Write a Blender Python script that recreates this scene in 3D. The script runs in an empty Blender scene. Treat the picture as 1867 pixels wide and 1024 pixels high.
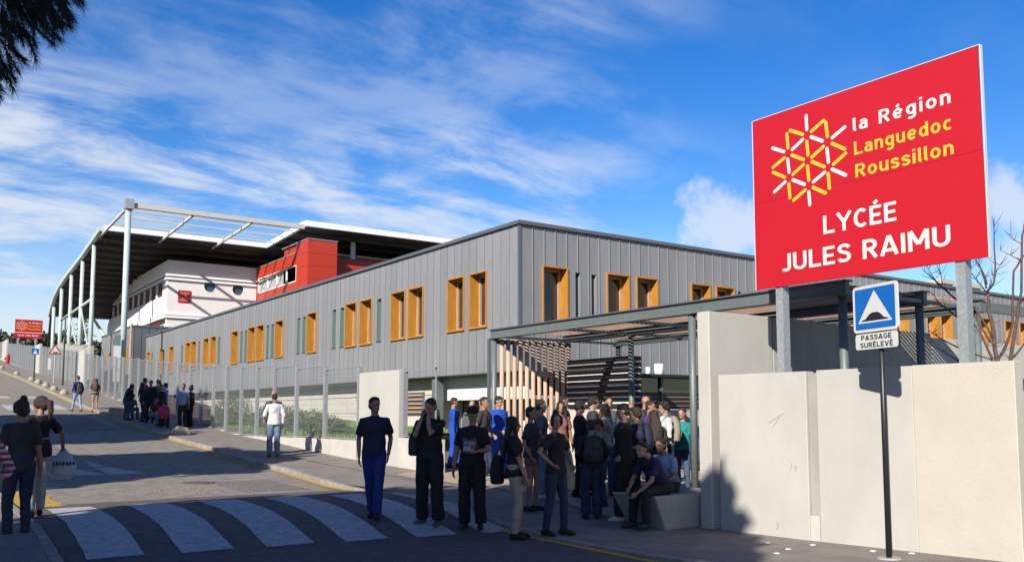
import bpy, math, random
from math import radians as R, sin, cos, pi, sqrt
from mathutils import Vector, Matrix, noise
random.seed(11)
S = bpy.context.scene
C = S.collection
# ------------------------------------------------------------------ camera
cd = bpy.data.cameras.new('camera'); cam = bpy.data.objects.new('camera', cd); C.objects.link(cam)
cam.location = (0, 0, 1.55)
cam.rotation_euler = (R(90+4.968), 0, R(-34.85))
cd.sensor_width = 36; cd.lens = 31.07; cd.shift_y = 0.05447; cd.clip_start = .05; cd.clip_end = 6000
S.camera = cam
# ------------------------------------------------------------------ world, sun, exposure
SUN = Vector((1, .62, -.65)).normalized()          # direction the light travels
w = bpy.data.worlds.new('World'); S.world = w; w.use_nodes = True
nt = w.node_tree; N = nt.nodes; L = nt.links; N.clear()
def nd(t, **k):
    n = N.new(t)
    for a, b in k.items(): setattr(n, a, b)
    return n
sky = nd('ShaderNodeTexSky', sky_type='NISHITA', sun_disc=False, sun_elevation=R(28.9), sun_rotation=R(180+58.2), air_density=1.0, dust_density=.35, ozone_density=2.0)
hs = nd('ShaderNodeHueSaturation'); hs.inputs['Saturation'].default_value = 1.46; hs.inputs['Value'].default_value = 1.36; hs.inputs['Hue'].default_value = .515
L.new(sky.outputs[0], hs.inputs['Color'])
tc = nd('ShaderNodeTexCoord'); sp = nd('ShaderNodeSeparateXYZ'); L.new(tc.outputs['Generated'], sp.inputs[0])
def mth(op, a, b=None, clamp=False):
    n = nd('ShaderNodeMath', operation=op, use_clamp=clamp)
    for i, v in enumerate((a, b)):
        if v is None: continue
        if isinstance(v, (int, float)): n.inputs[i].default_value = v
        else: L.new(v, n.inputs[i])
    return n.outputs[0]
zc = mth('ADD', mth('MAXIMUM', sp.outputs[2], 0.0), .16)
cx = mth('DIVIDE', sp.outputs[0], zc); cy = mth('DIVIDE', sp.outputs[1], zc)
cb = nd('ShaderNodeCombineXYZ'); L.new(cx, cb.inputs[0]); L.new(cy, cb.inputs[1])
mp = nd('ShaderNodeMapping'); L.new(cb.outputs[0], mp.inputs[0]); mp.inputs['Rotation'].default_value = (0, 0, R(-20)); mp.inputs['Scale'].default_value = (.85, 1.15, 1)
def nz(vec, scale, detail, rough, dist=0):
    n = nd('ShaderNodeTexNoise'); L.new(vec, n.inputs['Vector'])
    n.inputs['Scale'].default_value = scale; n.inputs['Detail'].default_value = detail
    n.inputs['Roughness'].default_value = rough; n.inputs['Distortion'].default_value = dist
    return n.outputs['Fac']
big = nz(mp.outputs[0], .95, 3, .5, .2)
fine = nz(mp.outputs[0], 2.6, 11, .62, .35)
wisp = nd('ShaderNodeMapping'); L.new(cb.outputs[0], wisp.inputs[0]); wisp.inputs['Rotation'].default_value = (0, 0, R(-52)); wisp.inputs['Scale'].default_value = (.7, 3.2, 1)
strk = nz(wisp.outputs[0], 2.0, 9, .6, .5)
def ramp(v, a, b):
    n = nd('ShaderNodeMapRange', interpolation_type='SMOOTHSTEP'); L.new(v, n.inputs[0])
    n.inputs[1].default_value = a; n.inputs[2].default_value = b
    return n.outputs[0]
# broad veil of soft cirrus lying to the north, thinning eastwards and overhead
lobe = ramp(mth('SUBTRACT', mth('MULTIPLY', sp.outputs[1], .80), mth('MULTIPLY', sp.outputs[0], .60)), -.10, .50)
tex = mth('ADD', mth('MULTIPLY', fine, .72), mth('MULTIPLY', strk, .28))
def far_from(d):
    v = nd('ShaderNodeVectorMath', operation='DISTANCE'); L.new(tc.outputs['Generated'], v.inputs[0]); v.inputs[1].default_value = d
    return v.outputs['Value']
mass = mth('MAXIMUM', ramp(far_from((.36, .87, .30)), .50, .12), ramp(far_from((.05, .97, .22)), .30, .08))
cov = mth('MAXIMUM', mth('MULTIPLY', mass, .95), mth('MULTIPLY', lobe, .30))
cir = mth('MULTIPLY', ramp(mth('ADD', tex, mth('MULTIPLY', mass, .045)), .44, .66), mth('ADD', mth('MULTIPLY', ramp(big, .38, .56), .65), .35))
cir = mth('MULTIPLY', cir, mth('ADD', cov, .05))
# low white bank near the horizon
bank = mth('MULTIPLY', ramp(sp.outputs[2], .24, .06), mth('MULTIPLY', lobe, mth('ADD', mth('MULTIPLY', ramp(tex, .38, .56), .5), .5)))
# three small cumulus
def puff(d, r, sz=1.25):
    v = nd('ShaderNodeVectorMath', operation='SUBTRACT'); L.new(tc.outputs['Generated'], v.inputs[0]); v.inputs[1].default_value = d
    q = nd('ShaderNodeVectorMath', operation='MULTIPLY'); L.new(v.outputs[0], q.inputs[0]); q.inputs[1].default_value = (1, 1, sz)
    l = nd('ShaderNodeVectorMath', operation='LENGTH'); L.new(q.outputs[0], l.inputs[0])
    return mth('DIVIDE', l.outputs['Value'], r)
cn_ = nz(tc.outputs['Generated'], 17, 9, .58, .1)
dmin = mth('MINIMUM', mth('MINIMUM', puff((.733, .648, .208), .042), puff((.887, .42, .205), .038)), mth('MINIMUM', puff((.893, .425, .152), .030), puff((.62, -.75, .25), .09)))
cum = ramp(mth('ADD', dmin, mth('MULTIPLY', mth('SUBTRACT', cn_, .5), 3.4)), 1.35, .45)
cl = mth('MAXIMUM', mth('MAXIMUM', mth('MULTIPLY', cir, .92), mth('MULTIPLY', bank, .80)), mth('MULTIPLY', cum, .80), clamp=True)
mx = nd('ShaderNodeMix', data_type='RGBA'); L.new(cl, mx.inputs[0]); L.new(hs.outputs[0], mx.inputs[6]); mx.inputs[7].default_value = (6.3, 6.9, 7.8, 1)
bg = nd('ShaderNodeBackground'); bg.inputs['Strength'].default_value = .060
wo = nd('ShaderNodeOutputWorld'); L.new(mx.outputs[2], bg.inputs[0]); L.new(bg.outputs[0], wo.inputs[0])
sl = bpy.data.lights.new('sun', 'SUN'); sl.energy = 5.0; sl.angle = R(.55); sl.color = (1, .93, .82)
so = bpy.data.objects.new('sun', sl); C.objects.link(so); so.rotation_euler = SUN.to_track_quat('-Z', 'Y').to_euler(); so.location = (-20, -12, 15)
V = S.view_settings; V.view_transform = 'Standard'; V.look = 'None'; V.gamma = 1; V.use_curve_mapping = False; V.exposure = 0.96
S.render.engine = 'CYCLES'

# ------------------------------------------------------------------ materials
M = {}
ALB = .50
def mat(name, col, rough=.7, metal=0, var=.0, scale=8, bump=0, bscale=60, rnd=0, stretch=(1, 1, 1), col2=None, spec=.4, detail=5, wave=None):
    m = bpy.data.materials.new(name); m.use_nodes = True
    t = m.node_tree; b = t.nodes['Principled BSDF']
    b.inputs['Roughness'].default_value = rough; b.inputs['Metallic'].default_value = metal; b.inputs['Specular IOR Level'].default_value = spec
    col = tuple(c*ALB for c in col)+(1,)
    out = None
    tcn = t.nodes.new('ShaderNodeTexCoord'); mpn = t.nodes.new('ShaderNodeMapping'); mpn.inputs['Scale'].default_value = stretch
    t.links.new(tcn.outputs['Object'], mpn.inputs[0])
    if var or col2:
        n = t.nodes.new('ShaderNodeTexNoise'); n.inputs['Scale'].default_value = scale; n.inputs['Detail'].default_value = detail; n.inputs['Roughness'].default_value = .62
        t.links.new(mpn.outputs[0], n.inputs['Vector'])
        rp = t.nodes.new('ShaderNodeMapRange'); rp.inputs[1].default_value = .3; rp.inputs[2].default_value = .7
        t.links.new(n.outputs['Fac'], rp.inputs[0])
        x = t.nodes.new('ShaderNodeMix'); x.data_type = 'RGBA'
        c2 = tuple(c*ALB for c in col2)+(1,) if col2 else tuple(c*(1-var) for c in col[:3])+(1,)
        c1 = col if col2 else tuple(min(1, c*(1+var*.6)) for c in col[:3])+(1,)
        x.inputs[6].default_value = c2; x.inputs[7].default_value = c1
        t.links.new(rp.outputs[0], x.inputs[0]); out = x.outputs[2]
    if rnd:
        oi = t.nodes.new('ShaderNodeObjectInfo'); mr = t.nodes.new('ShaderNodeMapRange'); mr.inputs[3].default_value = 1-rnd; mr.inputs[4].default_value = 1+rnd
        t.links.new(oi.outputs['Random'], mr.inputs[0])
        h = t.nodes.new('ShaderNodeHueSaturation')
        if out: t.links.new(out, h.inputs['Color'])
        else: h.inputs['Color'].default_value = col
        t.links.new(mr.outputs[0], h.inputs['Value']); out = h.outputs[0]
    if out: t.links.new(out, b.inputs['Base Color'])
    else: b.inputs['Base Color'].default_value = col
    if bump:
        n = t.nodes.new('ShaderNodeTexNoise'); n.inputs['Scale'].default_value = bscale; n.inputs['Detail'].default_value = 4
        t.links.new(mpn.outputs[0], n.inputs['Vector'])
        bp = t.nodes.new('ShaderNodeBump'); bp.inputs['Strength'].default_value = bump; bp.inputs['Distance'].default_value = .02
        t.links.new(n.outputs['Fac'], bp.inputs['Height']); t.links.new(bp.outputs[0], b.inputs['Normal'])
    M[name] = m
    return m
mat('asphalt', (.38, .33, .28), .9, var=.35, scale=3.5, bump=.5, bscale=90, detail=10)
mat('hump_and_shade_asphalt', (.17, .14, .135), .88, var=.35, scale=6, bump=.5, bscale=90, detail=10)  # hump's own dark tint, also standing in for shade on the near road
mat('patch_asphalt', (.27, .24, .215), .9, var=.3, scale=8, bump=.5, bscale=90, detail=10)
mat('pavement_asphalt', (.35, .305, .265), .9, var=.28, scale=2.2, bump=.5, bscale=100, detail=10)
mat('forecourt', (.62, .48, .36), .9, var=.2, scale=3, bump=.4, bscale=80)
mat('kerb', (.42, .38, .33), .85, var=.3, scale=5, bump=.4, bscale=50, rnd=.06)
mat('paint_white', (.66, .65, .63), .75, var=.32, scale=9, bump=.3, bscale=80, detail=10)
mat('paint_faded', (.42, .39, .36), .85, var=.4, scale=12, detail=10)
mat('paint_yellow', (.72, .46, .05), .75, var=.3, scale=10, detail=9)
mat('concrete', (.67, .65, .60), .82, var=.11, scale=1.1, bump=.10, bscale=45, detail=9, stretch=(1, 1, .6))
mat('concrete_grey', (.50, .49, .455), .85, var=.22, scale=2.2, bump=.3, bscale=30, detail=9, stretch=(1, 1, .5))
mat('concrete_cream', (.71, .66, .57), .8, var=.07, scale=1.5, bump=.15, bscale=30, detail=8)
mat('plinth_white', (.74, .70, .64), .8, var=.12, scale=2.5, bump=.2, bscale=30)
mat('zinc', (.365, .37, .39), .50, .12, var=.12, scale=2.2, rnd=.075, stretch=(1, 1, .35), bump=.12, bscale=5)
mat('zinc_dark', (.10, .105, .115), .5, .3)
mat('zinc_trim', (.22, .24, .27), .45, .4)
mat('wood_orange', (.66, .29, .035), .55, var=.28, scale=5, stretch=(6, 6, .5), bump=.15, bscale=30)
mat('wood_sash', (.70, .42, .25), .5, var=.2, scale=5, stretch=(6, 6, .5))
mat('wood_slat', (.62, .41, .33), .75, var=.35, scale=5, rnd=.18, stretch=(6, .4, 6))
mat('wood_pole', (.72, .50, .36), .7, var=.25, scale=5, rnd=.15, stretch=(8, 8, .5))
mat('window_green', (.20, .29, .27), .35)
mat('pane', (.035, .04, .05), .08, spec=.8)
mat('pane_blue', (.05, .13, .19), .25, spec=.4)
mat('dark_interior', (.03, .03, .032), .8)
mat('steel_grey', (.21, .25, .25), .5, .2, var=.1, scale=6)
mat('galvanised', (.62, .66, .68), .45, .45, var=.25, scale=22, rnd=.05)
mat('galv_mesh', (.50, .53, .55), .5, .4)
mat('white_render', (1.05, 1.02, 1.02), .8, var=.05, scale=2)
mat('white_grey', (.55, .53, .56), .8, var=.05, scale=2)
mat('pale_green_steel', (.66, .80, .77), .45, .1, var=.06, scale=5)
mat('cream_steel', (.80, .80, .72), .5, .1)
mat('white_edge', (1.2, 1.22, 1.25), .4)
mat('roof_under', (.16, .155, .155), .75, var=.15, scale=3)
mat('roof_rib', (.09, .09, .09), .75)
mat('red_clad', (.62, .052, .022), .45, var=.05, scale=4, rnd=.04)
mat('shutter_red', (.16, .035, .03), .6)
mat('black_panel', (.03, .03, .033), .55, var=.2, scale=4)
mat('slit', (1.1, 1.06, 1.0), .6)
mat('board_red', (.66, .014, .028), .38, spec=.35, var=.03, scale=1.5)
mat('sign_white', (.86, .86, .85), .45)
mat('sign_yellow', (.86, .62, .045), .5)
mat('sign_blue', (.006, .17, .66), .35, var=.06, scale=9)
mat('sign_black', (.02, .02, .025), .5)
mat('sign_red', (.62, .03, .03), .45)
mat('sign_back', (.35, .36, .38), .5, .5)
mat('pole_dark', (.03, .035, .038), .4, .2)
mat('bark', (.16, .10, .085), .9, var=.4, scale=20)
mat('bark_pine', (.14, .09, .06), .95, var=.4, scale=12)
mat('needle', (.018, .026, .010), .8, var=.4, scale=6)
mat('leaf', (.14, .20, .06), .7, var=.45, scale=2, rnd=.1)
mat('leaf_olive', (.17, .165, .10), .8, var=.4, scale=.3)
mat('leaf_bright', (.22, .42, .07), .7, var=.4, scale=3)
mat('lawn', (.20, .34, .07), .9, var=.4, scale=3)
mat('soil', (.20, .17, .12), .95, var=.3, scale=.5)
mat('hydrant', (.5, .04, .03), .4)
mat('stone', (.50, .45, .37), .9, var=.2, scale=8, bump=.4, bscale=30)
mat('rubble', (.40, .36, .31), .9, var=.5, scale=25, detail=8)
mat('paper', (.8, .8, .8), .8)
mat('scribble_red', (.55, .12, .12), .8)
mat('scribble_dark', (.18, .17, .16), .8)

# ------------------------------------------------------------------ helpers
class MB:
    def __init__(s): s.v = []; s.f = []
    def add(s, vs, fs):
        o = len(s.v); s.v += [tuple(v) for v in vs]; s.f += [tuple(i+o for i in f) for f in fs]; return s
    def box(s, x0, x1, y0, y1, z0, z1):
        return s.add([(x0,y0,z0),(x1,y0,z0),(x1,y1,z0),(x0,y1,z0),(x0,y0,z1),(x1,y0,z1),(x1,y1,z1),(x0,y1,z1)],
                     [(0,3,2,1),(4,5,6,7),(0,1,5,4),(1,2,6,5),(2,3,7,6),(3,0,4,7)])
    def tube(s, pts, rad, n=8, ref=None, cap=True):
        """closed tapered tube along pts; rad: number or (rx, ry) per point"""
        pts = [Vector(p) for p in pts]; rings = []
        if not isinstance(rad, (list,)): rad = [rad]*len(pts)
        prev = None
        vs = []
        for i, p in enumerate(pts):
            d = (pts[min(i+1, len(pts)-1)]-pts[max(i-1, 0)])
            if d.length < 1e-9: d = Vector((0,0,1))
            d.normalize()
            a = Vector(ref) if ref else (prev if prev is not None else (Vector((1,0,0)) if abs(d.x) < .8 else Vector((0,1,0))))
            a = a-d*a.dot(d)
            if a.length < 1e-6: a = d.orthogonal()
            a.normalize(); b = d.cross(a); prev = a
            r = rad[i]; rx, ry = r if isinstance(r, tuple) else (r, r)
            for k in range(n):
                t = 2*pi*k/n; vs.append(p+a*cos(t)*rx+b*sin(t)*ry)
        fs = []
        for i in range(len(pts)-1):
            for k in range(n):
                k2 = (k+1) % n; fs.append((i*n+k, i*n+k2, (i+1)*n+k2, (i+1)*n+k))
        if cap: fs.append(tuple(reversed(range(n)))); fs.append(tuple(range((len(pts)-1)*n, len(pts)*n)))
        return s.add(vs, fs)
    def ell(s, c, r, rot=None, nu=12, nv=8):
        c = Vector(c); vs = [] ; q = rot or Matrix.Identity(3)
        vs.append(c+q@Vector((0,0,-r[2])))
        for i in range(1, nv):
            t = -pi/2+pi*i/nv
            for k in range(nu):
                u = 2*pi*k/nu; vs.append(c+q@Vector((r[0]*cos(t)*cos(u), r[1]*cos(t)*sin(u), r[2]*sin(t))))
        vs.append(c+q@Vector((0,0,r[2])))
        fs = [(0, 1+(k+1)%nu, 1+k) for k in range(nu)]
        for i in range(nv-2):
            for k in range(nu): fs.append((1+i*nu+k, 1+i*nu+(k+1)%nu, 1+(i+1)*nu+(k+1)%nu, 1+(i+1)*nu+k))
        t = len(vs)-1; b = 1+(nv-2)*nu
        fs += [(b+k, b+(k+1)%nu, t) for k in range(nu)]
        return s.add(vs, fs)
    def poly(s, pts2, axis, a, b):
        """prism: 2-D outline extruded between a and b along axis"""
        def P(u, v, h): return {0:(h,u,v), 1:(u,h,v), 2:(u,v,h)}[axis]
        n = len(pts2); vs = [P(u,v,a) for u,v in pts2]+[P(u,v,b) for u,v in pts2]
        fs = [tuple(range(n)), tuple(range(2*n-1, n-1, -1))]+[(i, (i+1)%n, (i+1)%n+n, i+n) for i in range(n)]
        return s.add(vs, fs)
    def mesh(s, name):
        m = bpy.data.meshes.new(name); m.from_pydata(s.v, [], s.f); m.update(); return m
def link(o, parent=None):
    C.objects.link(o)
    if parent: o.parent = parent
    return o
def fixn(me):
    import bmesh
    b = bmesh.new(); b.from_mesh(me); bmesh.ops.recalc_face_normals(b, faces=b.faces); b.to_mesh(me); b.free()
def obj(name, mb, m, parent=None, smooth=False, bevel=0, loc=None):
    me = mb.mesh(name) if isinstance(mb, MB) else mb
    if isinstance(mb, MB):
        fixn(me)
        me.materials.append(M[m])
        if smooth: me.polygons.foreach_set('use_smooth', [True]*len(me.polygons))
    o = bpy.data.objects.new(name, me); link(o, parent)
    if loc: o.location = loc
    if bevel:
        bv = o.modifiers.new('bevel', 'BEVEL'); bv.width = bevel; bv.segments = 1; bv.limit_method = 'ANGLE'
    return o
def tag(o, label=None, cat=None, group=None, kind=None):
    if label: o['label'] = label
    if cat: o['category'] = cat
    if group: o['group'] = group
    if kind: o['kind'] = kind
    return o
def thing(name, loc, label, cat, group=None, rz=0):
    o = bpy.data.objects.new(name, None); o.empty_display_size = .3; C.objects.link(o); o.location = loc; o.rotation_euler.z = rz
    return tag(o, label, cat, group)
def part(name, mb, m, t, smooth=False, bevel=0):
    """mesh given in world coordinates, parented to an unrotated thing"""
    l = t.location
    p = t
    off = Vector(l)
    if t.parent: off = Vector(t.location)+Vector(t.parent.location)
    mb.v = [(v[0]-off.x, v[1]-off.y, v[2]-off.z) for v in mb.v]
    return obj(name, mb, m, t, smooth, bevel)
def interp(tab, y):
    if y <= tab[0][0]: return tab[0][1]
    for (a, za), (b, zb) in zip(tab, tab[1:]):
        if y <= b: return za+(zb-za)*(y-a)/(b-a)
    (a, za), (b, zb) = tab[-2:]; return zb+(zb-za)*(y-b)/(b-a)
ZR = [(-40,-.16),(7,-.18),(10.6,-.17),(11.1,-.11),(11.7,-.01),(12.3,.065),(13.0,.11),(13.8,.125),(14.6,.115),(15.4,.085),(16.2,.045),(17.4,.045),(20,.10),(24,.22),(28,.44),(33,.66),(39,1.05),(43,1.32),(51,1.93),(64,2.98),(80,4.3),(96,5.5),(127,8.2),(200,14.5),(320,22)]
ZP = [(-40,-.02),(4.7,-.05),(7.5,-.12),(9.4,-.15),(10.8,-.09),(11.7,.01),(12.3,.085),(13.0,.125),(13.8,.14),(15,.13),(17,.13),(22,.26),(26,.44),(28,.56),(33,.78),(39,1.17),(43,1.44),(51,2.05),(64,3.10),(80,4.42),(96,5.62),(127,8.32),(200,14.6),(320,22.1)]
zr = lambda y: interp(ZR, y); zp = lambda y: interp(ZP, y)
def frange(a, b, st):
    r = []; y = a
    while y < b-1e-6: r.append(y); y += st
    r.append(b); return r
def sheet(name, xs, ys, zf, m, kind='structure', parent=None):
    mb = MB(); nx = len(xs)
    vs = [(x, y, zf(x, y)) for y in ys for x in xs]
    fs = [(j*nx+i, j*nx+i+1, (j+1)*nx+i+1, (j+1)*nx+i) for j in range(len(ys)-1) for i in range(nx-1)]
    mb.add(vs, fs); o = obj(name, mb, m, parent)
    if kind: o['kind'] = kind
    return o
ylist = sorted({round(v, 3) for v in [-30, 0, 7, 11]+frange(4, 17.5, .25)+frange(18, 50, 1)+frange(50, 130, 4)+[160, 200, 260, 320]+[q[0] for q in ZP+ZR]})
# ------------------------------------------------------------------ ground
def gz(x, y):
    z = zr(y)-.10
    if x > 10.9 and y > 19: z = max(z, min(zr(y)+.4, 1.05+(y-40)*.02)) if y < 60 else z
    return z
sheet('ground', [-400, -60, -20, -6, 1, 8, 10.6, 10.95, 15, 30, 90, 300, 900], [-200, -60]+ylist+[600, 1500], lambda x, y: gz(x, y) if abs(y) < 330 else 22-.0*y, 'soil')
XL, XR = 1.62, 7.45
def xr(y): return 7.45 if y < 17 else (7.45+(y-17)*.10 if y < 21 else (7.85 if y < 26.4 else 8.0))
road_y = [y for y in ylist]
mb = MB(); 
vs = []
for y in road_y: vs += [(XL-.12, y, zr(y)), (4.5, y, zr(y)+.012), (xr(y)+.12, y, zr(y))]
mb.add(vs, [(j*3+i, j*3+i+1, (j+1)*3+i+1, (j+1)*3+i) for j in range(len(road_y)-1) for i in range(2)])
obj('road', mb, 'asphalt')['kind'] = 'structure'
sheet('hump_and_road_shade', [XL+.01, 4.5, 7.43], [-8, 0, 4, 7, 8, 9, 10]+frange(10.6, 16.4, .1), lambda x, y: zr(y)+.005+(.012 if x == 4.5 else 0), 'hump_and_shade_asphalt')  # hump surfacing; nearer stretch is road shade put into the colour
# right pavement, forecourt, left pavement
mb = MB(); vs = []
for y in ylist: vs += [(xr(y)+.14, y, zp(y)), (11.0, y, zp(y)+.02)]
mb.add(vs, [(j*2, j*2+1, j*2+3, j*2+2) for j in range(len(ylist)-1)])
obj('pavement', mb, 'pavement_asphalt')['kind'] = 'structure'
mb = MB(); vs = []
for y in [v for v in ylist if 9.3 <= v <= 27.5]: vs += [(9.35 if y < 18.1 else 10.64, y, zp(y)+.024), (60, y, zp(y)+.05)]
n = len(vs)//2; mb.add(vs, [(j*2, j*2+1, j*2+3, j*2+2) for j in range(n-1)])
obj('forecourt', mb, 'forecourt')['kind'] = 'structure'
sheet('left_pavement', [-12, 1.48], ylist, lambda x, y: zp(y), 'pavement_asphalt')
# kerbs: stones as pieces of the pavement edge
kt = thing('kerb', (0, 0, 0), 'x', 'kerb'); del kt['label'], kt['category']; kt['kind'] = 'structure'
def kerb_run(x_of, y0, y1, drop=lambda y: 0):
    y = y0
    while y < y1:
        L_ = 1.0; a, b = y+.012, y+L_-.012
        za, zb = max(zp(a)-drop(a), zr(a)+.012)+.004, max(zp(b)-drop(b), zr(b)+.012)+.004; xa, xb = x_of(a), x_of(b)
        m_ = MB().add([(xa,a,za-.3),(xa+.15,a,za-.3),(xb+.15,b,zb-.3),(xb,b,zb-.3),(xa+.015,a,za),(xa+.15,a,za),(xb+.15,b,zb),(xb+.015,b,zb)],
                      [(0,3,2,1),(4,5,6,7),(0,1,5,4),(1,2,6,5),(2,3,7,6),(3,0,4,7)])
        obj('kerb_stone', m_, 'kerb', kt, bevel=.012); y += L_
kerb_run(xr, -2, 112, lambda y: .0 if not 11.5 < y < 16.6 else .03)
kerb_run(lambda y: XL-.15, 4, 40, lambda y: .0)
# ------------------------------------------------------------------ road markings
mk = thing('road_markings', (0, 0, 0), 'x', 'x'); del mk['label'], mk['category']; mk['kind'] = 'structure'
def strip(name, x0, x1, y0, y1, m, skew=0, lift=.012, n=None, wob=0):
    ys = frange(y0, y1, .25 if y1-y0 < 40 else 1.5); vs = []
    for i, y in enumerate(ys):
        s_ = skew*(y1-y)/(y1-y0) ; w1 = random.uniform(-wob, wob); w2 = random.uniform(-wob, wob)
        crown = lambda x: .012*max(0, 1-abs(x-4.5)/2.9)
        a, b = x0+s_+w1, x1+s_+w2
        vs += [(a, y, zr(y)+lift+crown(a)), (b, y, zr(y)+lift+crown(b))]
    return obj(name, MB().add(vs, [(j*2, j*2+1, j*2+3, j*2+2) for j in range(len(ys)-1)]), m, mk)
for k in range(6): strip('zebra_stripe', 1.97+1.09*k, 2.59+1.09*k, 11.12-.08*k, 15.3-.12*k, 'paint_white', skew=-.10-.07*k, wob=.008)
for k in range(5): strip('zebra_stripe', 2.3+1.05*k, 2.85+1.05*k, 47.2+.3*k, 50.8+.3*k, 'paint_white')
for k in range(4): strip('zebra_stripe', 1.9+1.4*k, 2.5+1.4*k, 56.5, 58.5, 'paint_white')
def yellow(ya, yb):
    ys = frange(ya, yb, .5 if yb < 40 else 2); vs = []
    for y in ys: vs += [(xr(y)-.15, y, zr(y)+.012), (xr(y)-.012, y, zr(y)+.012)]
    obj('yellow_line', MB().add(vs, [(j*2, j*2+1, j*2+3, j*2+2) for j in range(len(ys)-1)]), 'paint_yellow', mk)
yellow(-2, 10.9); yellow(16.2, 21.6); yellow(22.2, 34); yellow(34.2, 110)
strip('yellow_patch', 1.70, 2.35, 16.1, 19.2, 'paint_yellow', lift=.008, wob=.03)
for a in (23.5, 27.5, 31.5, 35.5): strip('centre_line', 4.75, 4.84, a, a+2.6, 'paint_faded', lift=.010)
strip('worn_line', 2.9, 6.0, 36.2, 36.35, 'paint_faded'); strip('worn_line', 3.0, 6.2, 44.5, 44.7, 'paint_faded')
strip('worn_line', 3.0, 5.2, 40.6, 40.75, 'paint_faded')
for x0 in (2.35, 3.25, 4.1):                        # shark teeth of the next hump
    ys = (21.9, 25.6)
    obj('ramp_triangle', MB().add([(x0, ys[0], zr(ys[0])+.016), (x0+.78, ys[0], zr(ys[0])+.016), (x0+.30, 24, zr(24)+.016), (x0+.05, ys[1], zr(ys[1])+.016), (x0, 24, zr(24)+.016)], [(0, 1, 2, 3, 4)]), 'paint_white', mk)
def patch(x0, x1, y0, y1, m, nm):
    n = 14; vs = []
    for k in range(n+1):
        y = y0+(y1-y0)*k/n; vs += [(x0+.02*sin(k*1.7), y, zr(y)+.005+.012*max(0, 1-abs(x0-4.5)/2.9)), (x1+.02*cos(k*2.3), y, zr(y)+.005+.012*max(0, 1-abs(x1-4.5)/2.9))]
    obj(nm, MB().add(vs, [(j*2, j*2+1, j*2+3, j*2+2) for j in range(n)]), m, mk)
def pline(pts, w_, m, nm):
    vs = []
    for (x, y) in pts: vs += [(x, y, zp(y)+.034), (x+w_, y, zp(y)+.034)]
    obj(nm, MB().add(vs, [(j*2, j*2+1, j*2+3, j*2+2) for j in range(len(pts)-1)]), m, mk)
pline([(9.15, 16+.5*i) for i in range(17)], .05, 'paint_faded', 'joint_line'); pline([(7.9+.25*i, 14.8+.02*i) for i in range(6)], .22, 'paint_faded', 'joint_line')
patch(5.6, 6.9, 17.0, 19.4, 'patch_asphalt', 'asphalt_patch'); patch(2.3, 4.1, 27.5, 31.8, 'patch_asphalt', 'asphalt_patch'); patch(5.2, 7.2, 36.5, 44, 'patch_asphalt', 'asphalt_patch'); None
for i in range(4):
    y = random.uniform(18, 30); x = random.uniform(2.2, 5.5); pts = []
    for k in range(26):
        pts.append((x, y, zr(y)+.014+.012*max(0, 1-abs(x-4.5)/2.9))); x += random.uniform(-.02, .16)*(1 if i % 2 else -.6); y += random.uniform(-.05, .14)
    pts = [p for p in pts if 1.8 < p[0] < 7.2 and not 11 < p[1] < 15.6]
    if len(pts) > 3: obj('crack', MB().tube(pts, .004, 4), 'zinc_dark', mk)
# rubble patch and manhole in the lit strip
mb = MB()
for i in range(900):
    x = random.gauss(4.75, .5); y = random.gauss(17.9, .55); s_ = random.uniform(.008, .024); z = zr(y)+.015
    if not 16.9 < y < 19.4: continue
    mb.box(x, x+s_, y, y+s_, z-.01, z+s_*.35)
tag(obj('loose_gravel', mb, 'rubble'), 'pale crumbled gravel scattered on the road between the shadows', 'gravel', kind='stuff')
mb = MB().tube([(5.35, 19.3, zr(19.3)-.01), (5.35, 19.3, zr(19.3)+.022)], .34, 24)
mh = obj('manhole_cover', mb, 'hump_and_shade_asphalt'); tag(mh, 'round manhole cover set in the road beyond the crossing', 'manhole')
PL = ['nearest the tree shadow', 'out on the open pavement', 'below the joint between the wall panels', 'closest to the kerb', 'in front of the sign pole', 'just right of the sign pole']
for ip, (x, y) in enumerate([(9.3, 7.6), (9.0, 7.05), (9.55, 7.1), (8.6, 6.9), (9.6, 6.3), (9.75, 5.9)]):
    a = random.random()*3; z = zp(y)+.012
    mb = MB().ell((x, y, z+.008), (.045, .03, .014), Matrix.Rotation(a, 3, 'Z'), 6, 4)
    tag(obj('paper_scrap', mb, 'paper'), 'crumpled white paper scrap on the pavement, the one '+PL[ip], 'litter', 'paper scraps on the pavement')
# ------------------------------------------------------------------ grey school building
XB, YB, ZB0, ZB1 = 14.8, 20.89, 2.80, 7.10
sb = thing('school_building', (XB, YB, 0), 'long low grey zinc clad school block with orange framed windows beside the street', 'building')
LW = [(22.58,23.57),(23.9,24.93),(26.57,27.66),(27.89,29.0),(30.58,31.65),(31.96,33.03),(36.0,37.07),(40.0,41.08),(42.66,43.75),(43.97,45.06),(46.69,47.8),(50.6,51.7),(52.05,53.15),(54.66,55.76),(55.96,57.06),(59.95,61.05),(62.5,63.6),(66.4,67.45)]
LN = [(29.82,30.19),(33.19,33.57),(33.98,34.34),(37.27,37.62),(37.94,38.29),(41.27,41.65),(41.96,42.33),(45.25,45.62),(45.96,46.33),(49.9,50.27),(53.85,54.2),(57.70,58.07),(65.72,66.08)]
RW = [(15.63,16.60),(18.15,19.12),(19.4,20.37),(21.9,22.87),(23.13,24.1),(27.0,27.97),(30.5,31.5),(34.0,34.95),(36.3,37.25),(37.4,38.37),(39.4,40.35),(40.75,41.75),(43.0,43.98),(44.4,45.4),(48,49),(49.5,50.5),(54,55)]
RN = [(16.88,17.12),(17.52,17.76),(24.26,24.48),(24.72,24.94),(25.7,25.94),(28.7,28.94),(32.5,32.74),(38.8,39.04)]
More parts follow.
